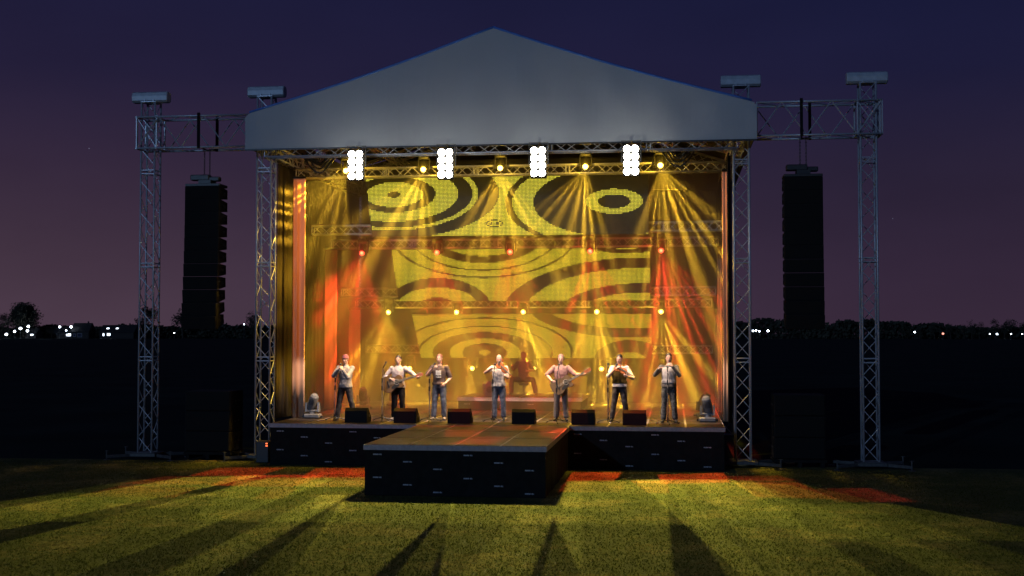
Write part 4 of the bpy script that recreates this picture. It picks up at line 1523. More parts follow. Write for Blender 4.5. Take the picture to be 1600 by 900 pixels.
def person(label, loc, sc, o):
    """o: pose and outfit. Local frame: the person faces -y, x runs to the viewer's right, z up; feet on z=0."""
    r = thing('person', label, 'person', loc, 'band members on stage')
    r.scale = (sc, sc, sc)
    sk = MB()
    hz = o.get('hip', .94)
    lean = o.get('lean', 0.0)
    dz = hz - .94
    cx = o.get('cx', 0.0)
    sh = {}
    for s_, key in ((-1, 'a'), (1, 'b')):
        sh[key] = V((cx + s_ * .185, 0.0, 1.425 + dz))
    # torso
    prof = [(.88, .135, .105, .0), (.95, .165, .118, .0), (1.04, .155, .108, -.004), (1.12, .148, .102, -.004), (1.24, .168, .115, -.004), (1.34, .178, .122, 0), (1.42, .165, .105, .004), (1.465, .11, .082, .008), (1.50, .066, .066, .010)]
    sk.rings([ring_el(cx, y, z + dz, a, b) for z, a, b, y in prof])
    for k in sh:
        sk.ell(sh[k], (.072, .070, .068))
    # head and neck: turned and tilted on the neck
    hd = V((cx + o.get('hx', 0), o.get('hy', -.015), 1.665 + dz))
    q = Matrix.Rotation(o.get('turn', 0), 3, 'Z') @ Matrix.Rotation(o.get('nod', 0), 3, 'X') @ Matrix.Rotation(o.get('tilt', 0), 3, 'Y')
    sk.cap((cx, .012, 1.46 + dz), hd + V((0, .022, -.06)), .062, .056, 14)
    H = lambda x, y, z: hd + q @ V((x, y, z))
    sk.ell(H(0, .010, .035), (.076, .095, .098), 20, 14, rot=q)
    sk.ell(H(0, -.020, -.045), (.060, .072, .075), 18, 12, rot=q)
    sk.ell(H(0, -.060, -.098), (.030, .026, .020), 12, 8, rot=q)          # chin
    sk.cap(H(-.030, -.078, .022), H(.030, -.078, .022), .013, .013, 8)    # brow
    sk.cap(H(0, -.088, .010), H(0, -.112, -.028), .009, .014, 8)          # nose
    sk.cap(H(-.012, -.092, -.030), H(.012, -.092, -.030), .009, .009, 8)
    sk.cap(H(-.018, -.083, -.062), H(.018, -.083, -.062), .011, .011, 8)  # lips
    for s_ in (-1, 1):
        sk.ell(H(s_ * .077, .012, -.010), (.010, .020, .032), 10, 8, rot=q)
        sk.ell(H(s_ * .042, -.058, -.026), (.020, .020, .024), 10, 8, rot=q)
    # arms
    arms = o['arms']
    for key, side in (('a', -1), ('b', 1)):
        A = arms[key]
        e, w = V(A['e']), V(A['w'])
        s0 = sh[key]
        sk.cap(s0, (s0 * .45 + e * .55), .058, .050, 12)
        sk.cap((s0 * .45 + e * .55), e, .050, .041, 12)
        m_ = e * .68 + w * .32
        sk.cap(e, m_, .041, .042, 12)
        sk.cap(m_, w, .042, .027, 12)
        sk.ell(w, (.028, .024, .026), 10, 8)
        hand(sk, w, A['d'], A['n'], A.get('c', .5), A.get('s', 1), thumb=A.get('t', .5))
    # legs
    fts = []
    for key, side in (('la', -1), ('lb', 1)):
        kx, ax = o['legs'][key]
        k, a = V(kx), V(ax)
        hp = V((cx + side * .088, 0, .92 + dz))
        sk.cap(hp, hp * .4 + k * .6, .088, .068, 14)
        sk.cap(hp * .4 + k * .6, k, .068, .052, 14)
        md = k * .68 + a * .32
        sk.cap(k, md, .052, .055, 12)
        sk.cap(md, a, .055, .036, 12)
        fd = V(o.get('toe', {}).get(key, (side * .22, -1, 0))).normalized()
        sk.cap(a + V((0, 0, -.05)) + fd * -.02, a + fd * .15 + V((0, 0, -.062)), .032, .024, 10)
        fts.append((a, fd))
    me = baked(sk, .0085, 2)
    ex = MB()
    for s_ in (-1, 1):
        ex.ell(H(s_ * .031, -.082, -.002), (.013, .008, .0075), 10, 6, mi=2, rot=q)
        ex.ell(H(s_ * .031, -.0885, -.002), (.0062, .004, .0062), 8, 6, mi=1, rot=q)
        ex.cap(H(s_ * .047, -.083, .0265), H(s_ * .016, -.0915, .025), .0045, .0055, 6, mi=3)
    ex.cap(H(-.021, -.0925, -.064), H(.021, -.0925, -.064), .0055, .0055, 6, mi=4)
    me = merge(me, ex)
    link_mesh('body', me, [M['skin'], M['eye'], M['eyewhite'], o['brow'], M['lip']], r)

    # shirt with sleeves
    def shirt(name, m, hem, sl, extra=.014, neck=1.492, disp=(.016, .07), collar=False, sleeveless=False):
        sb = MB()
        pr = [(hem, .203, .158, 0), (hem + .05, .200, .154, 0)] + [(z, a + extra + .008, b + extra + .008, y) for z, a, b, y in prof if z > hem + .07 and z < neck - .02]
        pr += [(neck, .078, .076, .010)]
        sb.rings([ring_el(cx, y, z + dz, a, b, 24) for z, a, b, y in pr])
        for key in ('a', 'b'):
            s0 = sh[key]
            A = arms[key]
            e, w = V(A['e']), V(A['w'])
            if not sleeveless:
                sb.ell(s0, (.084, .082, .078))
            if sl == 0:
                continue
            if sl < 1:
                en = s0 + (e - s0) * sl
                sb.cap(s0, en, .076, .068, 14)
            else:
                sb.cap(s0, e, .074, .058, 14)
                if sl > 1:
                    en = e + (w - e) * (sl - 1)
                    sb.cap(e, en, .058, .041, 14)
        if collar:
            sb.rings([ring_el(cx, .010, 1.47 + dz, .086, .084, 20), ring_el(cx, .010, 1.525 + dz, .074, .074, 20)])
        return link_mesh(name, baked(sb, .012, 3, disp), [m], r)
    t = o['top']
    so = shirt('shirt', t['m'], t.get('hem', .93), t.get('sl', .75), collar=t.get('collar', False), disp=t.get('disp', (.018, .07)))
    if 'vest' in o:
        shirt('waistcoat', o['vest'], 1.02, 0, extra=.026, neck=1.47, disp=(.008, .09), sleeveless=True)
    if 'band' in o:
        bm = MB()
        bm.rings([ring_el(cx, 0, z + dz, .190, .146, 24) for z in (.925, .98)])
        link_mesh('waistband', baked(bm, .011, 2), [o['band']], r)
    if 'print' in o:
        pm = MB()
        rnd = random.Random(2)
        for row, (z0, z1) in enumerate(((1.21, 1.355), (1.185 - .03, 1.185))):
            n = 7 if row == 0 else 5
            for k in range(n):
                x = cx + (-.075 + .15 * (k + .5) / n)
                yy = -.1595 + abs(x - cx) ** 2 * 1.6
                lo = z0 + rnd.uniform(0, .012)
                for (za, zb) in (((lo, z1 - .01),) if k % 2 else ((lo, z0 + .06), (z0 + .072, z1))) if row == 0 else ((z0, z1),):
                    pm.box((x, yy + .012, (za + zb) / 2 + dz), (.15 / n * .62, .03, zb - za), bev=.003)
        obj('shirt_print', pm, M['white_print'], so)
    # trousers
    pb_ = MB()
    pb_.rings([ring_el(cx, y, z + dz, a, b, 22) for z, a, b, y in ((.86, .150, .120, 0), (.93, .184, .140, 0), (1.00, .170, .126, -.002))])
    for (key, side), (a, fd) in zip((('la', -1), ('lb', 1)), fts):
        kx, ax = o['legs'][key]
        k = V(kx)
        hp = V((cx + side * .088, 0, .90 + dz))
        pb_.cap(hp, hp * .5 + k * .5, .104, .092, 16)
        pb_.cap(hp * .5 + k * .5, k, .092, .077, 16)
        an = a + (k - a) * .08
        pb_.cap(k, k * .5 + an * .5, .077, .075, 16)
        pb_.cap(k * .5 + an * .5, an + (an - k).normalized() * .0, .075, .072, 16)
    link_mesh('trousers', baked(pb_, .0125, 3, (.022, .085)), [o['pants']], r)
    for a, fd in fts:
        fm = MB()
        fm.cap(a + V((0, 0, -.042)) - fd * .035, a + V((0, 0, -.050)) + fd * .09, .043, .045, 12)
        fm.cap(a + V((0, 0, -.050)) + fd * .06, a + V((0, 0, -.060)) + fd * .165, .046, .034, 12)
        me = baked(fm, .009, 3)
        for v in me.vertices:
            v.co.z = max(v.co.z, a.z - .092)
        link_mesh('shoe', me, [o.get('shoes', M['plastic'])], r)
    # hair or hat
    hr = o.get('hair')
    if hr:
        hm = MB()
        hm.ell(H(0, .018, .046), (.083, .098, .098), 20, 12, rot=q)
        me = baked(hm, .008, 2, (.008, .02))
        # keep only the scalp cap: above the hairline and behind the ears
        keep = []
        qi = q.transposed()
        for p in me.polygons:
            c = qi @ (V(p.center) - hd)
            if c.z > .062 - (.0 if c.y < -.04 else .105 * min(1, (c.y + .04) / .08)) or c.y > .05:
                if c.z > -.06:
                    keep.append(tuple(p.vertices))
        vs = [v.co[:] for v in me.vertices]
        nm = bpy.data.meshes.new('hair')
        nm.from_pydata(vs, [], keep)
        nm.update()
        bpy.data.meshes.remove(me)
        link_mesh('hair', nm, [hr], r)
    if o.get('hat'):
        hm = MB()
        hm.rings([[H((.087 + b) * math.cos(2 * PI * k / 24), .010 + (.105 + b) * math.sin(2 * PI * k / 24), z) for k in range(24)] for z, b in ((.030, .0), (.034, .004), (.066, .003), (.068, -.002), (.10, -.010), (.128, -.030), (.145, -.060), (.148, -.082))])
        obj('hat', hm, o['hat'], r, smooth=True)
    return r


C = {}
def cloth(name, col, vary=.2, sc=14):
    C[name] = mat(name, col, .9, noise=sc, vary=vary, bump=(90, .3, .003), spec=.15)
cloth('grey_knit', (0.25, 0.23, 0.23)); cloth('pale_jacket', (0.42, 0.36, 0.35)); cloth('brown_tee', (0.10, 0.070, 0.062)); cloth('cream_shirt', (0.62, 0.55, 0.48))
cloth('rose_shirt', (0.34, 0.19, 0.17)); cloth('white_shirt', (0.62, 0.55, 0.52)); cloth('brown_vest', (0.085, 0.052, 0.012)); cloth('pale_front', (0.50, 0.45, 0.42))
cloth('black_trousers', (0.018, 0.014, 0.014)); cloth('blue_jeans', (0.10, 0.11, 0.145), .35); cloth('grey_jeans', (0.13, 0.13, 0.145), .35); cloth('khaki_trousers', (0.19, 0.155, 0.14))
cloth('dark_leather', (0.050, 0.042, 0.042), .5); cloth('patterned_trousers', (0.075, 0.075, 0.078), .8, 22); cloth('hat_wool', (0.22, 0.075, 0.085)); cloth('grey_sleeve', (0.13, 0.115, 0.105))
cloth('dim_shirt', (0.20, 0.14, 0.11)); cloth('dim_trousers', (0.07, 0.055, 0.05))
hair_d = mat('dark_hair', (0.02, 0.014, 0.012), .5, noise=60, bump=(150, .5, .004))
hair_b = mat('reddish_hair', (0.20, 0.075, 0.05), .55, noise=60, bump=(150, .5, .004))
hair_s = mat('shaven_hair', (0.26, 0.14, 0.12), .6, noise=60)
shoe_t = mat('tan_shoe', (0.24, 0.19, 0.15), .5, noise=20)

F = lambda x, y, z: (x, y, z)
FZ0 = DZ + .006
legs_std = {'la': ((-.115, -.015, .50), (-.13, .02, .09)), 'lb': ((.115, -.015, .50), (.13, .02, .09))}
legs_wide = {'la': ((-.17, -.02, .49), (-.23, .0, .09)), 'lb': ((.17, -.02, .49), (.25, .05, .09))}

# 1: singer in a woollen hat, both hands round the microphone at the mouth
person('man in wine red woollen hat and grey jumper singing with both hands at the microphone', (-8.56, 31.72, FZ0), .955, dict(
    arms={'a': dict(e=(-.29, -.17, 1.22), w=(-.125, -.26, 1.415), d=(.75, -.15, .55), n=(.6, .35, -.2), c=.95, s=1),
          'b': dict(e=(.13, -.24, 1.18), w=(-.005, -.28, 1.395), d=(-.60, -.12, .75), n=(-.5, .5, -.1), c=.95, s=-1)},
    legs=legs_wide, hx=.0, nod=.12, turn=-.12, top=dict(m=C['grey_knit'], hem=.90, sl=1.9, collar=True), pants=C['dark_leather'], hat=C['hat_wool'], brow=hair_d))
# 2: guitarist in a pale zipped jacket
person('dark haired man in pale zipped jacket playing an acoustic guitar', (-7.19, 31.95, FZ0), .945, dict(
    arms={'a': dict(e=(-.37, -.05, 1.19), w=(-.145, -.27, 1.145), d=(.95, -.15, -.25), n=(.1, .95, -.3), c=.45, s=1),
          'b': dict(e=(.40, -.10, 1.32), w=(.585, -.25, 1.20), d=(.35, -.55, -.15), n=(-.45, .1, .85), c=.9, s=-1)},
    legs=legs_std, nod=.05, top=dict(m=C['pale_jacket'], hem=.90, sl=1.93, collar=True), pants=C['black_trousers'], hair=hair_d, brow=hair_d, shoes=shoe_t))
# 3: singer in a printed T-shirt, one hand on the microphone, one at the belt
person('reddish haired man in dark T-shirt with white block print holding a microphone', (-6.13, 32.15, FZ0), .965, dict(
    arms={'a': dict(e=(-.325, -.10, 1.22), w=(-.125, -.27, 1.425), d=(.80, -.20, .45), n=(.5, .5, -.3), c=.95, s=1),
          'b': dict(e=(.305, .03, 1.14), w=(.19, -.15, 1.00), d=(-.55, -.35, -.55), n=(-.35, .85, .1), c=.45, s=-1)},
    legs={'la': ((-.13, -.01, .50), (-.16, .0, .09)), 'lb': ((.12, -.02, .50), (.13, .04, .09))}, turn=-.1, top=dict(m=C['brown_tee'], hem=.96, sl=.82), print=1,
    pants=C['blue_jeans'], hair=hair_b, brow=hair_b, shoes=shoe_t))
# 4: bald violinist
person('bald man in cream shirt playing a violin', (-4.55, 32.2, FZ0), .955, dict(
    arms={'a': dict(e=(-.37, -.10, 1.31), w=(-.145, -.27, 1.445), d=(.85, -.2, .12), n=(.2, .5, -.8), c=.6, s=1),
          'b': dict(e=(.27, -.14, 1.17), w=(.285, -.38, 1.19), d=(-.35, -.35, .55), n=(-.75, .35, -.1), c=.85, s=-1)},
    legs=legs_std, hx=.005, nod=.12, turn=.12, top=dict(m=C['cream_shirt'], hem=.93, sl=.45), pants=C['blue_jeans'], brow=hair_s, shoes=M['plastic']))
# 5: second guitarist, short cropped hair
person('man with cropped hair in dusty rose shirt playing a dark dreadnought guitar', (-2.92, 32.25, FZ0), .965, dict(
    arms={'a': dict(e=(-.375, -.06, 1.235), w=(-.225, -.25, 1.085), d=(.80, -.12, -.40), n=(.25, .9, -.1), c=.5, s=1),
          'b': dict(e=(.40, -.08, 1.25), w=(.655, -.22, 1.265), d=(.55, -.35, .15), n=(-.25, -.1, .9), c=.9, s=-1)},
    legs={'la': ((-.115, -.015, .50), (-.135, .0, .09)), 'lb': ((.115, -.015, .50), (.145, .0, .09))}, nod=.02, top=dict(m=C['rose_shirt'], hem=.93, sl=.92), pants=C['khaki_trousers'], hair=hair_s, brow=hair_b, shoes=M['plastic']))
# 6: fiddler in a waistcoat
person('dark haired man in brown waistcoat over white shirt playing a fiddle', (-1.39, 32.15, FZ0), .965, dict(
    arms={'a': dict(e=(-.29, -.13, 1.22), w=(-.085, -.30, 1.425), d=(.55, -.25, .45), n=(.55, .5, -.55), c=.8, s=1),
          'b': dict(e=(.36, -.10, 1.17), w=(.235, -.36, 1.215), d=(-.60, -.10, .20), n=(-.25, .55, .55), c=.85, s=-1)},
    legs={'la': ((-.15, -.03, .49), (-.21, -.02, .09)), 'lb': ((.14, -.02, .50), (.20, .06, .09))}, turn=-.35, nod=.10, top=dict(m=C['white_shirt'], hem=.93, sl=1.35), vest=C['brown_vest'],
    band=C['white_shirt'], pants=C['dark_leather'], hair=hair_d, brow=hair_d))
# 7: man with his hands at his mouth
person('man in pale raglan shirt with grey sleeves singing with a hand at his mouth', (-.12, 31.98, FZ0), .985, dict(
    arms={'a': dict(e=(-.36, -.12, 1.24), w=(-.26, -.30, 1.40), d=(.75, -.20, .35), n=(.2, -.1, -.9), c=.35, s=1),
          'b': dict(e=(.27, -.17, 1.23), w=(.085, -.27, 1.475), d=(-.75, .02, .45), n=(-.1, .75, -.4), c=.9, s=-1)},
    legs={'la': ((-.125, -.015, .50), (-.15, -.02, .09)), 'lb': ((.125, -.015, .50), (.16, .0, .09))}, nod=.0, top=dict(m=C['grey_sleeve'], hem=.92, sl=1.9), vest=C['pale_front'], pants=C['patterned_trousers'], hair=hair_d, brow=hair_d))
# 8: drummer sitting with knees wide on the riser
person('seated man in hazy light on the riser with knees wide and fists raised', (-4.56, 37.65, DZ + .41), .955, dict(
    hip=.46 + .06, arms={'a': dict(e=(-.33, -.06, .80), w=(-.36, -.28, .88), d=(.05, -.75, .45), n=(.8, .2, -.4), c=1.2, s=1),
          'b': dict(e=(.33, -.05, .78), w=(.20, -.29, .76), d=(-.5, -.7, .1), n=(-.6, .4, -.5), c=1.2, s=-1)},
    legs={'la': ((-.33, -.34, .50), (-.36, -.28, .09)), 'lb': ((.33, -.34, .50), (.44, -.36, .09))}, top=dict(m=C['dim_shirt'], hem=.90, sl=.9), pants=C['dim_trousers'], hair=hair_b, brow=hair_b))
st = thing('drum_stool', 'round black drum stool under the seated man on the riser', 'stool', (-4.56, 37.68, DZ + .41))
m = MB()
m.tube([(0, 0, .285), (0, 0, .30), (0, 0, .35), (0, 0, .365)], [.14, .16, .16, .14], 20)
obj('seat', m, M['plastic'], st)
obj('post', MB().tube([(0, 0, .05), (0, 0, .29)], .022, 8), M['chrome'], st)
for k in range(3):
    a = PI / 2 + k * 2 * PI / 3
    obj('leg', MB().tube([(0, 0, .16), (.20 * math.cos(a), .20 * math.sin(a), .008)], .012, 6), M['chrome'], st)


# ------------------------------------------------------------------ instruments
def frame_to(axis, face, origin):
    """local x along the neck, local y away from the viewer (face looks along -y)"""
    x = V(axis).normalized()
    y = -V(face)
    y = (y - x * y.dot(x)).normalized()
    z = x.cross(y)
    return Matrix(((x.x, y.x, z.x, origin[0]), (x.y, y.y, z.y, origin[1]), (x.z, y.z, z.z, origin[2]), (0, 0, 0, 1)))


def curve(pts, n=5):
    """closed smooth outline through points"""
    out = []
    N = len(pts)
    for i in range(N):
        p0, p1, p2, p3 = (V((*pts[(i + k - 1) % N], 0)) for k in range(4))
        for j in range(n):
            t = j / n
            out.append(.5 * ((2 * p1) + (p2 - p0) * t + (2 * p0 - 5 * p1 + 4 * p2 - p3) * t * t + (3 * p1 - p0 - 3 * p2 + p3) * t ** 3))
    return [(p.x, p.y) for p in out]


def guitar(label, origin, axis, face, top_mat, guard=True):
    r = thing('acoustic_guitar', label, 'guitar', origin, 'acoustic guitars')
    r.scale = (1.12, 1.0, 1.12)
    mw = frame_to(axis, face, (0, 0, 0))
    r.rotation_euler = mw.to_euler()
    I = Matrix.Identity(4)
    # x along the neck from the lower bout; cutaway on the -z side at the neck end
    pts = [(-.30, 0), (-.285, .11), (-.21, .185), (-.10, .188), (.0, .135), (.075, .128), (.15, .150), (.20, .11), (.212, .03), (.195, -.035), (.185, -.07), (.215, -.115), (.19, -.148), (.12, -.148), (.06, -.128), (.0, -.135), (-.10, -.188), (-.21, -.185), (-.285, -.11)]
    ol = curve(pts, 3)
    m = MB()
    m.prism(ol, I, .10, 0)
    body = obj('body', m, [M['wood_side']], r)
    m = MB()
    m.prism([(a * .985, b * .985) for a, b in ol], Matrix.Translation((0, -.052, 0)), .006)
    obj('soundboard', m, top_mat, r)
    m = MB()
    m.prism([(.075 + .052 * math.cos(2 * PI * k / 24), .052 * math.sin(2 * PI * k / 24)) for k in range(24)], Matrix.Translation((0, -.057, 0)), .004)
    obj('sound_hole', m, M['ebony'], r)
    m = MB()
    rs = []
    for k in range(25):
        a = 2 * PI * k / 24
        rs.append([V((.075 + q * math.cos(a), y, q * math.sin(a))) for q, y in ((.056, -.056), (.056, -.060), (.066, -.060), (.066, -.056))])
    m.rings(rs, caps=False)
    obj('rosette', m, M['fret'], r)
    g = curve([(.10, -.055), (.03, -.05), (-.06, -.075), (-.085, -.12), (-.02, -.135), (.06, -.11), (.12, -.10)], 4)
    m = MB()
    m.prism(g, Matrix.Translation((0, -.0575, 0)), .004)
    obj('pickguard', m, M['ebony'], r)
    m = MB()
    m.box((-.135, -.060, 0), (.035, .012, .16), bev=.004)
    m.box((-.13, -.068, 0), (.006, .008, .08))
    obj('bridge', m, M['ebony'], r)
    m = MB()
    m.rings([[V((x, y, z)) for y, z in ((-.055, -w), (-.055, w), (-.03, w * .9), (-.012 - .01, 0), (-.03, -w * .9))] for x, w in ((.19, .028), (.56, .022))])
    nk = obj('neck', m, M['wood_side'], r)
    m = MB()
    m.rings([[V((x, y, z)) for y, z in ((-.064, -w), (-.064, w), (-.055, w), (-.055, -w))] for x, w in ((.10, .028), (.56, .0215))])
    fb = obj('fretboard', m, M['ebony'], nk)
    m = MB()
    L = .65
    for k in range(1, 18):
        x = .56 - L * (1 - 2 ** (-k / 12))
        if x < .13:
            break
        m.box((x, -.0655, 0), (.003, .003, .044))
    for k in (3, 5, 7, 9, 12):
        x = .56 - L * (1 - 2 ** (-(k - .5) / 12))
        m.disc_cyl((x, -.0652, 0), (0, 1, 0), .006, .003, 8)
    obj('frets', m, M['fret'], fb)
    m = MB()
    m.prism([(.56, -.022), (.58, -.034), (.72, -.040), (.735, 0), (.72, .040), (.58, .034), (.56, .022)], Matrix.Translation((0, -.052, 0)), .018)
    hs = obj('headstock', m, M['violin'], r)
    for s_ in (-1, 1):
        for k in range(3):
            x = .60 + .045 * k
            m = MB()
            m.disc_cyl((x, -.066, s_ * .024), (0, 1, 0), .006, .014, 8)
            m.tube([(x, -.052, s_ * .035), (x, -.052, s_ * .052)], .004, 6)
            m.ell((x, -.052, s_ * .058), (.010, .005, .009), 8, 6)
            obj('tuning_peg', m, M['fret'], hs)
    m = MB()
    for k in range(6):
        z = (k - 2.5) / 2.5
        m.tube([(-.13, -.071, z * .028), (.56, -.068, z * .018)], .0012, 4)
    obj('strings', m, M['fret'], r)
    return r


guitar('honey coloured acoustic guitar with dark pickguard held by the man in the pale jacket', (-7.19 - .06, 31.95 - .215, FZ0 + .985), (.955, -.06, .285), (.05, -1, .12), M['wood_gtr'])
gt2 = mat('dark_shaded_guitar_top', (0.15, 0.085, 0.03), .5, noise=9, vary=.35, stretch=(1, 12, 12))
guitar('dark topped acoustic guitar held by the man in the rose shirt', (-2.92 + .08, 32.25 - .215, FZ0 + .975), (.885, -.02, .47), (.03, -1, .12), gt2)


def violin(label, origin, axis, face):
    r = thing('violin', label, 'violin', origin, 'violins')
    r.rotation_euler = frame_to(axis, face, (0, 0, 0)).to_euler()
    I = Matrix.Identity(4)
    half = [(-.178, 0), (-.172, .05), (-.14, .092), (-.09, .104), (-.045, .085), (-.03, .068), (.0, .057), (.035, .064), (.045, .078), (.09, .084), (.145, .068), (.172, .03)]
    pts = half + [(a, -b) for a, b in half[::-1] if b > 0] 
    pts = [(-.178, 0)] + [(a, b) for a, b in half[1:]] + [(.177, 0)] + [(a, -b) for a, b in half[1:][::-1]]
    ol = curve(pts, 3)
    m = MB()
    n = len(ol)
    rs = []
    for y, k in ((-.034, .80), (-.026, .97), (-.020, 1.0), (.012, 1.0), (.018, .97), (.026, .80)):
        rs.append([V((a * k, y, b * k)) for a, b in ol])
    m.rings(rs)
    obj('body', m, M['violin'], r, smooth=False)
    m = MB()
    m.rings([[V((x, y, z)) for y, z in ((-.054 - e, -w), (-.054 - e, w), (-.044 - e, w), (-.044 - e, -w))] for x, w, e in ((-.03, .021, .008), (.30, .012, -.010))])
    obj('fingerboard', m, M['ebony'], r)
    m = MB()
    m.tube([(.165, -.022, 0), (.30, -.034, 0)], [.017, .013], 8)
    m.tube([(.30, -.034, 0), (.345, -.022, 0), (.365, -.030, 0), (.358, -.042, 0)], [.012, .010, .012, .010], 8)
    nk = obj('neck', m, M['violin'], r)
    for k in range(4):
        mm = MB()
        s_ = 1 if k % 2 else -1
        mm.tube([(.305 + .012 * k, -.028, 0), (.305 + .012 * k, -.028, s_ * .034)], .0035, 6)
        mm.ell((.305 + .012 * k, -.028, s_ * .038), (.004, .007, .008), 8, 6)
        obj('tuning_peg', mm, M['ebony'], nk)
    m = MB()
    m.rings([[V((x, y, z)) for y, z in ((-.050, -w), (-.050, w), (-.043, w), (-.043, -w))] for x, w in ((-.17, .010), (-.075, .021))])
    obj('tailpiece', m, M['ebony'], r)
    m = MB()
    m.box((-.035, -.047, 0), (.006, .036, .042), bev=.002)
    obj('bridge', m, M['wood_gtr'], r)
    m = MB()
    m.ell((-.150, -.040, .055), (.035, .010, .038), 12, 7)
    obj('chin_rest', m, M['ebony'], r)
    m = MB()
    for k in range(4):
        z = (k - 1.5) / 1.5
        m.tube([(-.08, -.053, z * .012), (-.035, -.067, z * .016), (.30, -.047, z * .008)], .001, 4)
    obj('strings', m, M['fret'], r)
    return r


violin('reddish violin under the chin of the bald man', (-4.55 + .125, 32.2 - .265, FZ0 + 1.385), (.72, -.25, -.62), (-.1, -1, .45))
violin('reddish violin held below the chin of the man in the waistcoat', (-1.39 + .045, 32.15 - .285, FZ0 + 1.35), (.85, -.20, -.45), (-.1, -1, .50))

# ------------------------------------------------------------------ microphone stands in place (relative coordinates)
mic_stand(-8.80, 31.52, 'microphone stand before the man in the woollen hat', (.09, .0, 1.30), (.155, .02, 1.47), pole_top=(.02, 0, 1.02))
mic_stand(-7.53, 31.55, 'microphone stand with its microphone standing clear beside the man in the pale jacket', (.02, 0, 1.38), (.10, .0, 1.52), pole_top=(0, 0, 1.02))
mic_stand(-6.30, 31.66, 'microphone stand before the man in the printed T-shirt', (.02, .05, 1.28), (.105, .19, 1.485), pole_top=(.0, 0, 1.00))
mic_stand(-4.62, 31.55, 'microphone stand before the bald violinist', (.03, .0, 1.30), (.055, .06, 1.49), pole_top=(0, 0, 1.0))
mic_stand(-2.96, 31.45, 'microphone stand before the man in the rose shirt', (.03, .0, 1.32), (.045, .20, 1.48), pole_top=(0, 0, 1.0))
mic_stand(-1.66, 31.55, 'microphone stand with upright microphone beside the man in the waistcoat', (.0, .0, 1.36), (.01, .05, 1.50), pole_top=(0, 0, 1.0))
mic_stand(-.15, 31.45, 'microphone stand before the man in the raglan shirt', (.0, .0, 1.28), (.0, .15, 1.43), pole_top=(0, 0, 1.0))


# ================================================================== FAR BACKGROUND
def tree(label, x, y, h, w, seed, dense=700, lobes=9, name='tree', crown_base=.22, group='trees on the horizon'):
    rnd = random.Random(seed)
    r = thing(name, label, 'tree', (x, y, -.05), group)
    m = MB()
    tips = []

    def br(p, d, l, rad, lev):
        q = p + d * l
        m.tube([p, (p + q) / 2 + V((rnd.uniform(-.04, .04) * l, 0, 0)), q], [rad, rad * .85, rad * .65], 5)
        if lev == 0:
            tips.append(q)
            return
        for _ in range(3 if lev > 1 else 4):
            nd = (d + V((rnd.uniform(-.9, .9), rnd.uniform(-.9, .9), rnd.uniform(-.1, .6)))).normalized()
            nd.x *= min(1.4, w / h + .35)
            br(q, nd.normalized(), l * rnd.uniform(.55, .8), rad * .55, lev - 1)
    br(V((0, 0, 0)), V((rnd.uniform(-.05, .05), 0, 1)).normalized(), h * .26, h * .028, 3)
    obj('trunk', m, M['bark'], r)
    m = MB()
    lob = []
    for k in range(lobes):
        a = rnd.uniform(0, 2 * PI)
        rr = rnd.uniform(.1, .75)
        zz = rnd.uniform(crown_base + .12, .86)
        lob.append((V((math.cos(a) * rr * w / 2 * (1.1 - abs(zz - .55)), math.sin(a) * rr * w / 2, zz * h)), rnd.uniform(.16, .30) * w))
    for k in range(dense):
        c, q = rnd.choice(lob)
        d = V((rnd.gauss(0, 1), rnd.gauss(0, 1), rnd.gauss(0, 1))).normalized() * q * rnd.uniform(.3, 1.1)
        p = c + V((d.x, d.y, d.z * 1.1))
        if p.z > h or p.z < crown_base * h * .6:
            continue
        s_ = rnd.uniform(.016, .036) * h
        a = V((rnd.gauss(0, 1), rnd.gauss(0, 1), rnd.gauss(0, 1))).normalized()
        b = a.orthogonal().normalized()
        c2 = a.cross(b)
        m.add([p + b * s_, p + c2 * s_ * .6, p - b * s_, p - c2 * s_ * .6], [(0, 1, 2, 3)])
    for q in tips:      # fine twigs breaking the outline
        for _ in range(5):
            d = V((rnd.gauss(0, 1), rnd.gauss(0, 1), rnd.gauss(.4, .8))).normalized() * h * rnd.uniform(.05, .12)
            m.tube([q, q + d], [h * .003, h * .001], 3)
    obj('crown', m, M['leaf'], r)
    return r


tree('big round topped tree beside the village street lamps', -388, 700, 21.8, 19.0, 11, 9000, 40)
tree('bare edged tree at the frame edge beside the big round tree', -403.5, 702, 15.5, 11, 12, 900)
tree('leaning tree behind the outer lattice tower on the village side', -309, 700, 19, 16, 13, 1500)
tree('spreading bare tree beside the hanging speaker column', -290, 705, 20, 13, 14, 900)
tree('thin crowned tree behind the stage corner tower', -246, 705, 17.5, 11, 15, 700)
tree('low bushy tree among the village lamps', -369, 698, 8, 7, 16, 260)
tx = [133.8, 142.3, 151.7, 157.1, 162.1, 167.1, 173.5, 179.2, 183.5, 188.5, 195]
tn = ['first', 'second', 'third', 'fourth', 'fifth', 'sixth', 'seventh', 'eighth', 'ninth', 'tenth', 'eleventh']
for k, x in enumerate(tx):
    tree(tn[k] + ' small tree of the row past the outer tower, counted from the dark wood', x, 700 + (k % 3) * 4, (9.2, 10, 9, 8.4, 10.5, 9.4, 11.5, 10.6, 12.2, 11, 12)[k], 5.6 + (k % 3), 40 + k, 520, 8, group='row of trees beyond the open field')


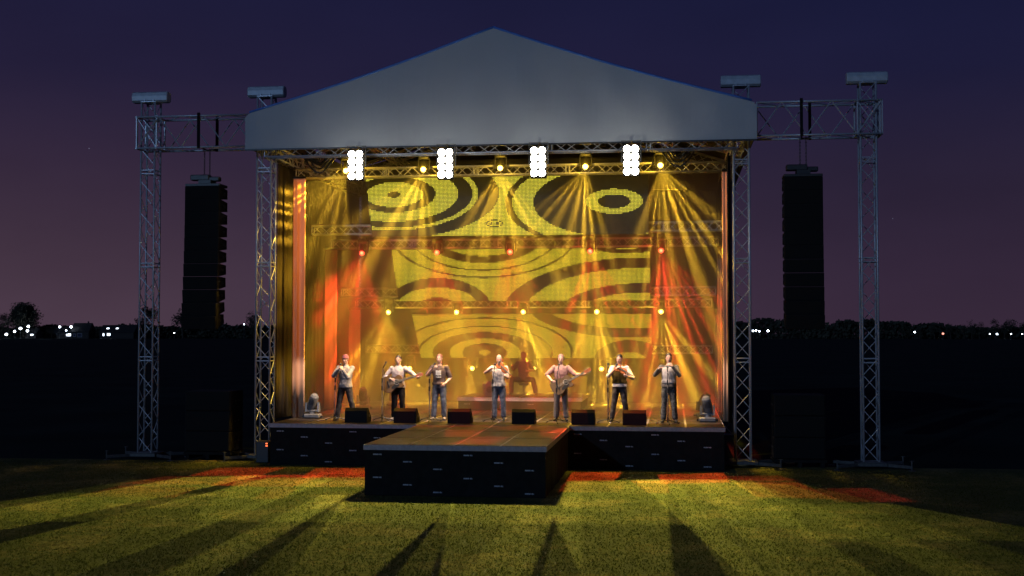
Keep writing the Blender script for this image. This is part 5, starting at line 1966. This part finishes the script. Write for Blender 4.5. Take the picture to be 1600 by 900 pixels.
def wood(label, x0, x1, y, h0, h1, seed, step=1.6, prof=None):
    rnd = random.Random(seed)
    m = MB()
    n = int((x1 - x0) / step)
    for k in range(n):
        x = x0 + step * k
        t = k / max(1, n - 1)
        h = h0 + (h1 - h0) * t
        h *= 1 + .10 * math.sin(x * .12 + seed) + .07 * math.sin(x * .41) + rnd.uniform(-.07, .07)
        m.tube([(x, y, -.05), (x + rnd.uniform(-.5, .5), y, h * .7)], [.25, .08], 4)
        for _ in range(85):
            zz = h * rnd.random() ** .7
            p = V((x + rnd.gauss(0, 1.5), y + rnd.gauss(0, 2.5), zz))
            s_ = rnd.uniform(.6, 1.5)
            a = V((rnd.gauss(0, 1), rnd.gauss(0, 1), rnd.gauss(0, 1))).normalized()
            b = a.orthogonal().normalized()
            c2 = a.cross(b)
            m.add([p + b * s_, p + c2 * s_ * .7, p - b * s_, p - c2 * s_ * .7], [(0, 1, 2, 3)])
    o = obj('treeline', m, M['leaf'])
    o['kind'] = 'stuff'
    o['label'] = label
    o['category'] = 'woodland'


wood('dark wood along the horizon beyond the open field', 22, 150, 716, 10.6, 8.6, 1)
wood('thin dark hedge trees along the horizon past the field trees', 146, 260, 720, 6, 6.5, 2)
wood('dark hedge behind the village lamps', -470, -232, 716, 6.4, 7.6, 3)
wood('dark hedge on the horizon behind the stage', -236, 22, 720, 6.5, 8.0, 4)


def house(label, x, y, w, d, he, hr, wins, skylights=(), group='village houses'):
    r = thing('house', label, 'house', (x, y, -.05), group)
    obj('wall', MB().box((0, 0, he / 2), (w, d, he)), M['house'], r)
    m = MB()
    m.rings([[V((sx, a, b)) for a, b in ((-d / 2 - .4, he - .2), (0, hr), (d / 2 + .4, he - .2))] for sx in (-w / 2 - .3, w / 2 + .3)])
    rf = obj('roof', m, M['tile'], r)
    m = MB()
    m.box((w * .28, 0, hr + .3), (.7, .7, 1.4))
    obj('chimney', m, M['house'], rf)
    for (wx_, wz, ww, wh, lit) in wins:
        f = obj('window', MB().box((wx_, -d / 2 - .03, wz), (ww + .16, .06, wh + .16)), M['cover'], r)
        obj('pane', MB().box((wx_, -d / 2 - .075, wz), (ww, .02, wh)), M['lit'] if lit else M['glass'], f)
    ang = math.atan2(hr - he + .2, d / 2 + .4)
    for (wx_, t, ww) in skylights:
        yy = -(d / 2 + .4) * (1 - t)
        zz = he - .2 + (hr - he + .2) * t
        f = obj('skylight', MB().box((wx_, yy - .06, zz + .06), (ww, 1.1, .06), rot=Matrix.Rotation(ang, 3, 'X')), M['lit'], rf)
    r_ = r
    return r_


house('steep roofed dark house with a blue window near the village lamps', -345, 690, 11, 9, 4.2, 9.2, [(0, 2.0, 2.6, 2.0, 0), (-3.2, 2.0, 1.4, 1.4, 0)])
house('long dark barn with two lit windows and skylights', -323, 692, 21, 10, 3.6, 8.0, [(-8.0, 2.3, .9, 1.5, 1), (-4.8, 2.4, 2.0, 1.4, 1)], [(-6.5, .55, 1.6), (-.8, .55, 1.4)])
house('low house with lit shopfront between the village street lamps', -357, 694, 9, 8, 3.4, 6.6, [(4.2 - .6, 2.2, 2.0, 1.4, 1), (2.0, 2.1, 1.6, 1.2, 1)])
house('wide low house behind the bushy tree in the village', -367, 712, 14, 9, 4.0, 7.0, [(3.0, 3.9 - .8, 1.6, 1.0, 1), (-3, 2.6, 1.3, 1.0, 0)])
house('small gabled house beside the big round tree', -379.5, 696, 7, 7, 3.2, 6.0, [(.9, 2.2, 1.8, .9, 1)])


def street_lamp(label, x, z, y=685, rad=.62, m_='street', group='street lamps of the village'):
    r = thing('street_lamp', label, 'street lamp', (x, y, -.05), group)
    obj('pole', MB().tube([(0, 0, 0), (0, 0, z + .05)], [.11, .07], 7), M['steel'], r)
    obj('lamp_globe', MB().ell((0, 0, z + .05), (rad, rad, rad * .9), 12, 8), M[m_], r, smooth=True)


vl = [(-399.7, 6.8, .85, 'tall street lamp at the frame edge beside the big tree'), (-390.5, 2.4, .75, 'low bright lamp at the foot of the big round tree'), (-385.3, 4.2, .65, 'lamp just past the foot of the big round tree'),
      (-381.7, 5.9, .80, 'tall lamp at the crown edge of the big round tree'), (-376.8, 7.1, .72, 'upper lamp of the close pair beside the big tree'), (-377.3, 4.5, .72, 'lower lamp of the close pair beside the big tree'),
      (-357.2, 6.8, .62, 'tall lamp over the low house'), (-350.1, 6.8, .70, 'tall lamp beside the steep roofed house'), (-353.2, 4.8, .45, 'short lamp between the two tall lamps by the steep roofed house'),
      (-286.9, 3.3, .35, 'faint lamp below the hanging speaker column'), (-244.9, 8.2, .30, 'single lamp point behind the stage corner tower')]
for x, z, q, lab in vl:
    street_lamp(lab, x, z, rad=q)
fl_ = [(43.1, 4.4, .50, 'first lamp of the cluster past the stage corner'), (44.7, 4.6, .42, 'second lamp of the cluster past the stage corner'), (46.4, 4.2, .42, 'third lamp of the cluster past the stage corner'),
       (51.1, 4.4, .58, 'bright lamp standing apart from the cluster by the hanging speaker column'), (128.3, 3.7, .45, 'lone lamp before the dark wood past the outer tower'),
       (167.0, 2.7, .32, 'lamp under the fifth tree of the field row'), (170.6, 2.7, .45, 'brightest lamp under the field row of trees'), (177.7, 2.7, .36, 'lamp between the seventh and eighth trees of the field row'), (183.4, 2.7, .28, 'last faint lamp of the field row of trees'),
       (-149.2, 6.2, .35, 'lamp seen dimly through the stage gauze beside the lowest screen'), (-144.8, 5.8, .3, 'second dim lamp seen through the stage gauze beside the lowest screen')]
for x, z, q, lab in fl_:
    street_lamp(lab, x, z, rad=q, group='lamps beyond the field')
street_lamp('reddish lamp glowing low before the dark wood', 142.9, 2.9, rad=.6, m_='redlamp', group='lamps beyond the field')


# ================================================================== STAGE SMOKE
def haze():
    m = bpy.data.materials.new('stage_haze')
    m.use_nodes = True
    t = m.node_tree
    for n in list(t.nodes):
        if n.type != 'OUTPUT_MATERIAL':
            t.nodes.remove(n)
    o = [n for n in t.nodes if n.type == 'OUTPUT_MATERIAL'][0]
    v = NN(t, 'ShaderNodeVolumePrincipled')
    v.inputs['Color'].default_value = (1, .94, .82, 1)
    v.inputs['Density'].default_value = HAZE
    v.inputs['Anisotropy'].default_value = 0.25
    t.links.new(v.outputs[0], o.inputs['Volume'])
    mb = MB()
    mb.box((-4.525, 36.62, 4.54), (11.86, 8.14, 6.92))
    h = obj('haze', mb, m)
    h['kind'] = 'stuff'
    h['label'] = 'smoke hanging in the lamp beams over the stage'
    h['category'] = 'smoke'


haze()
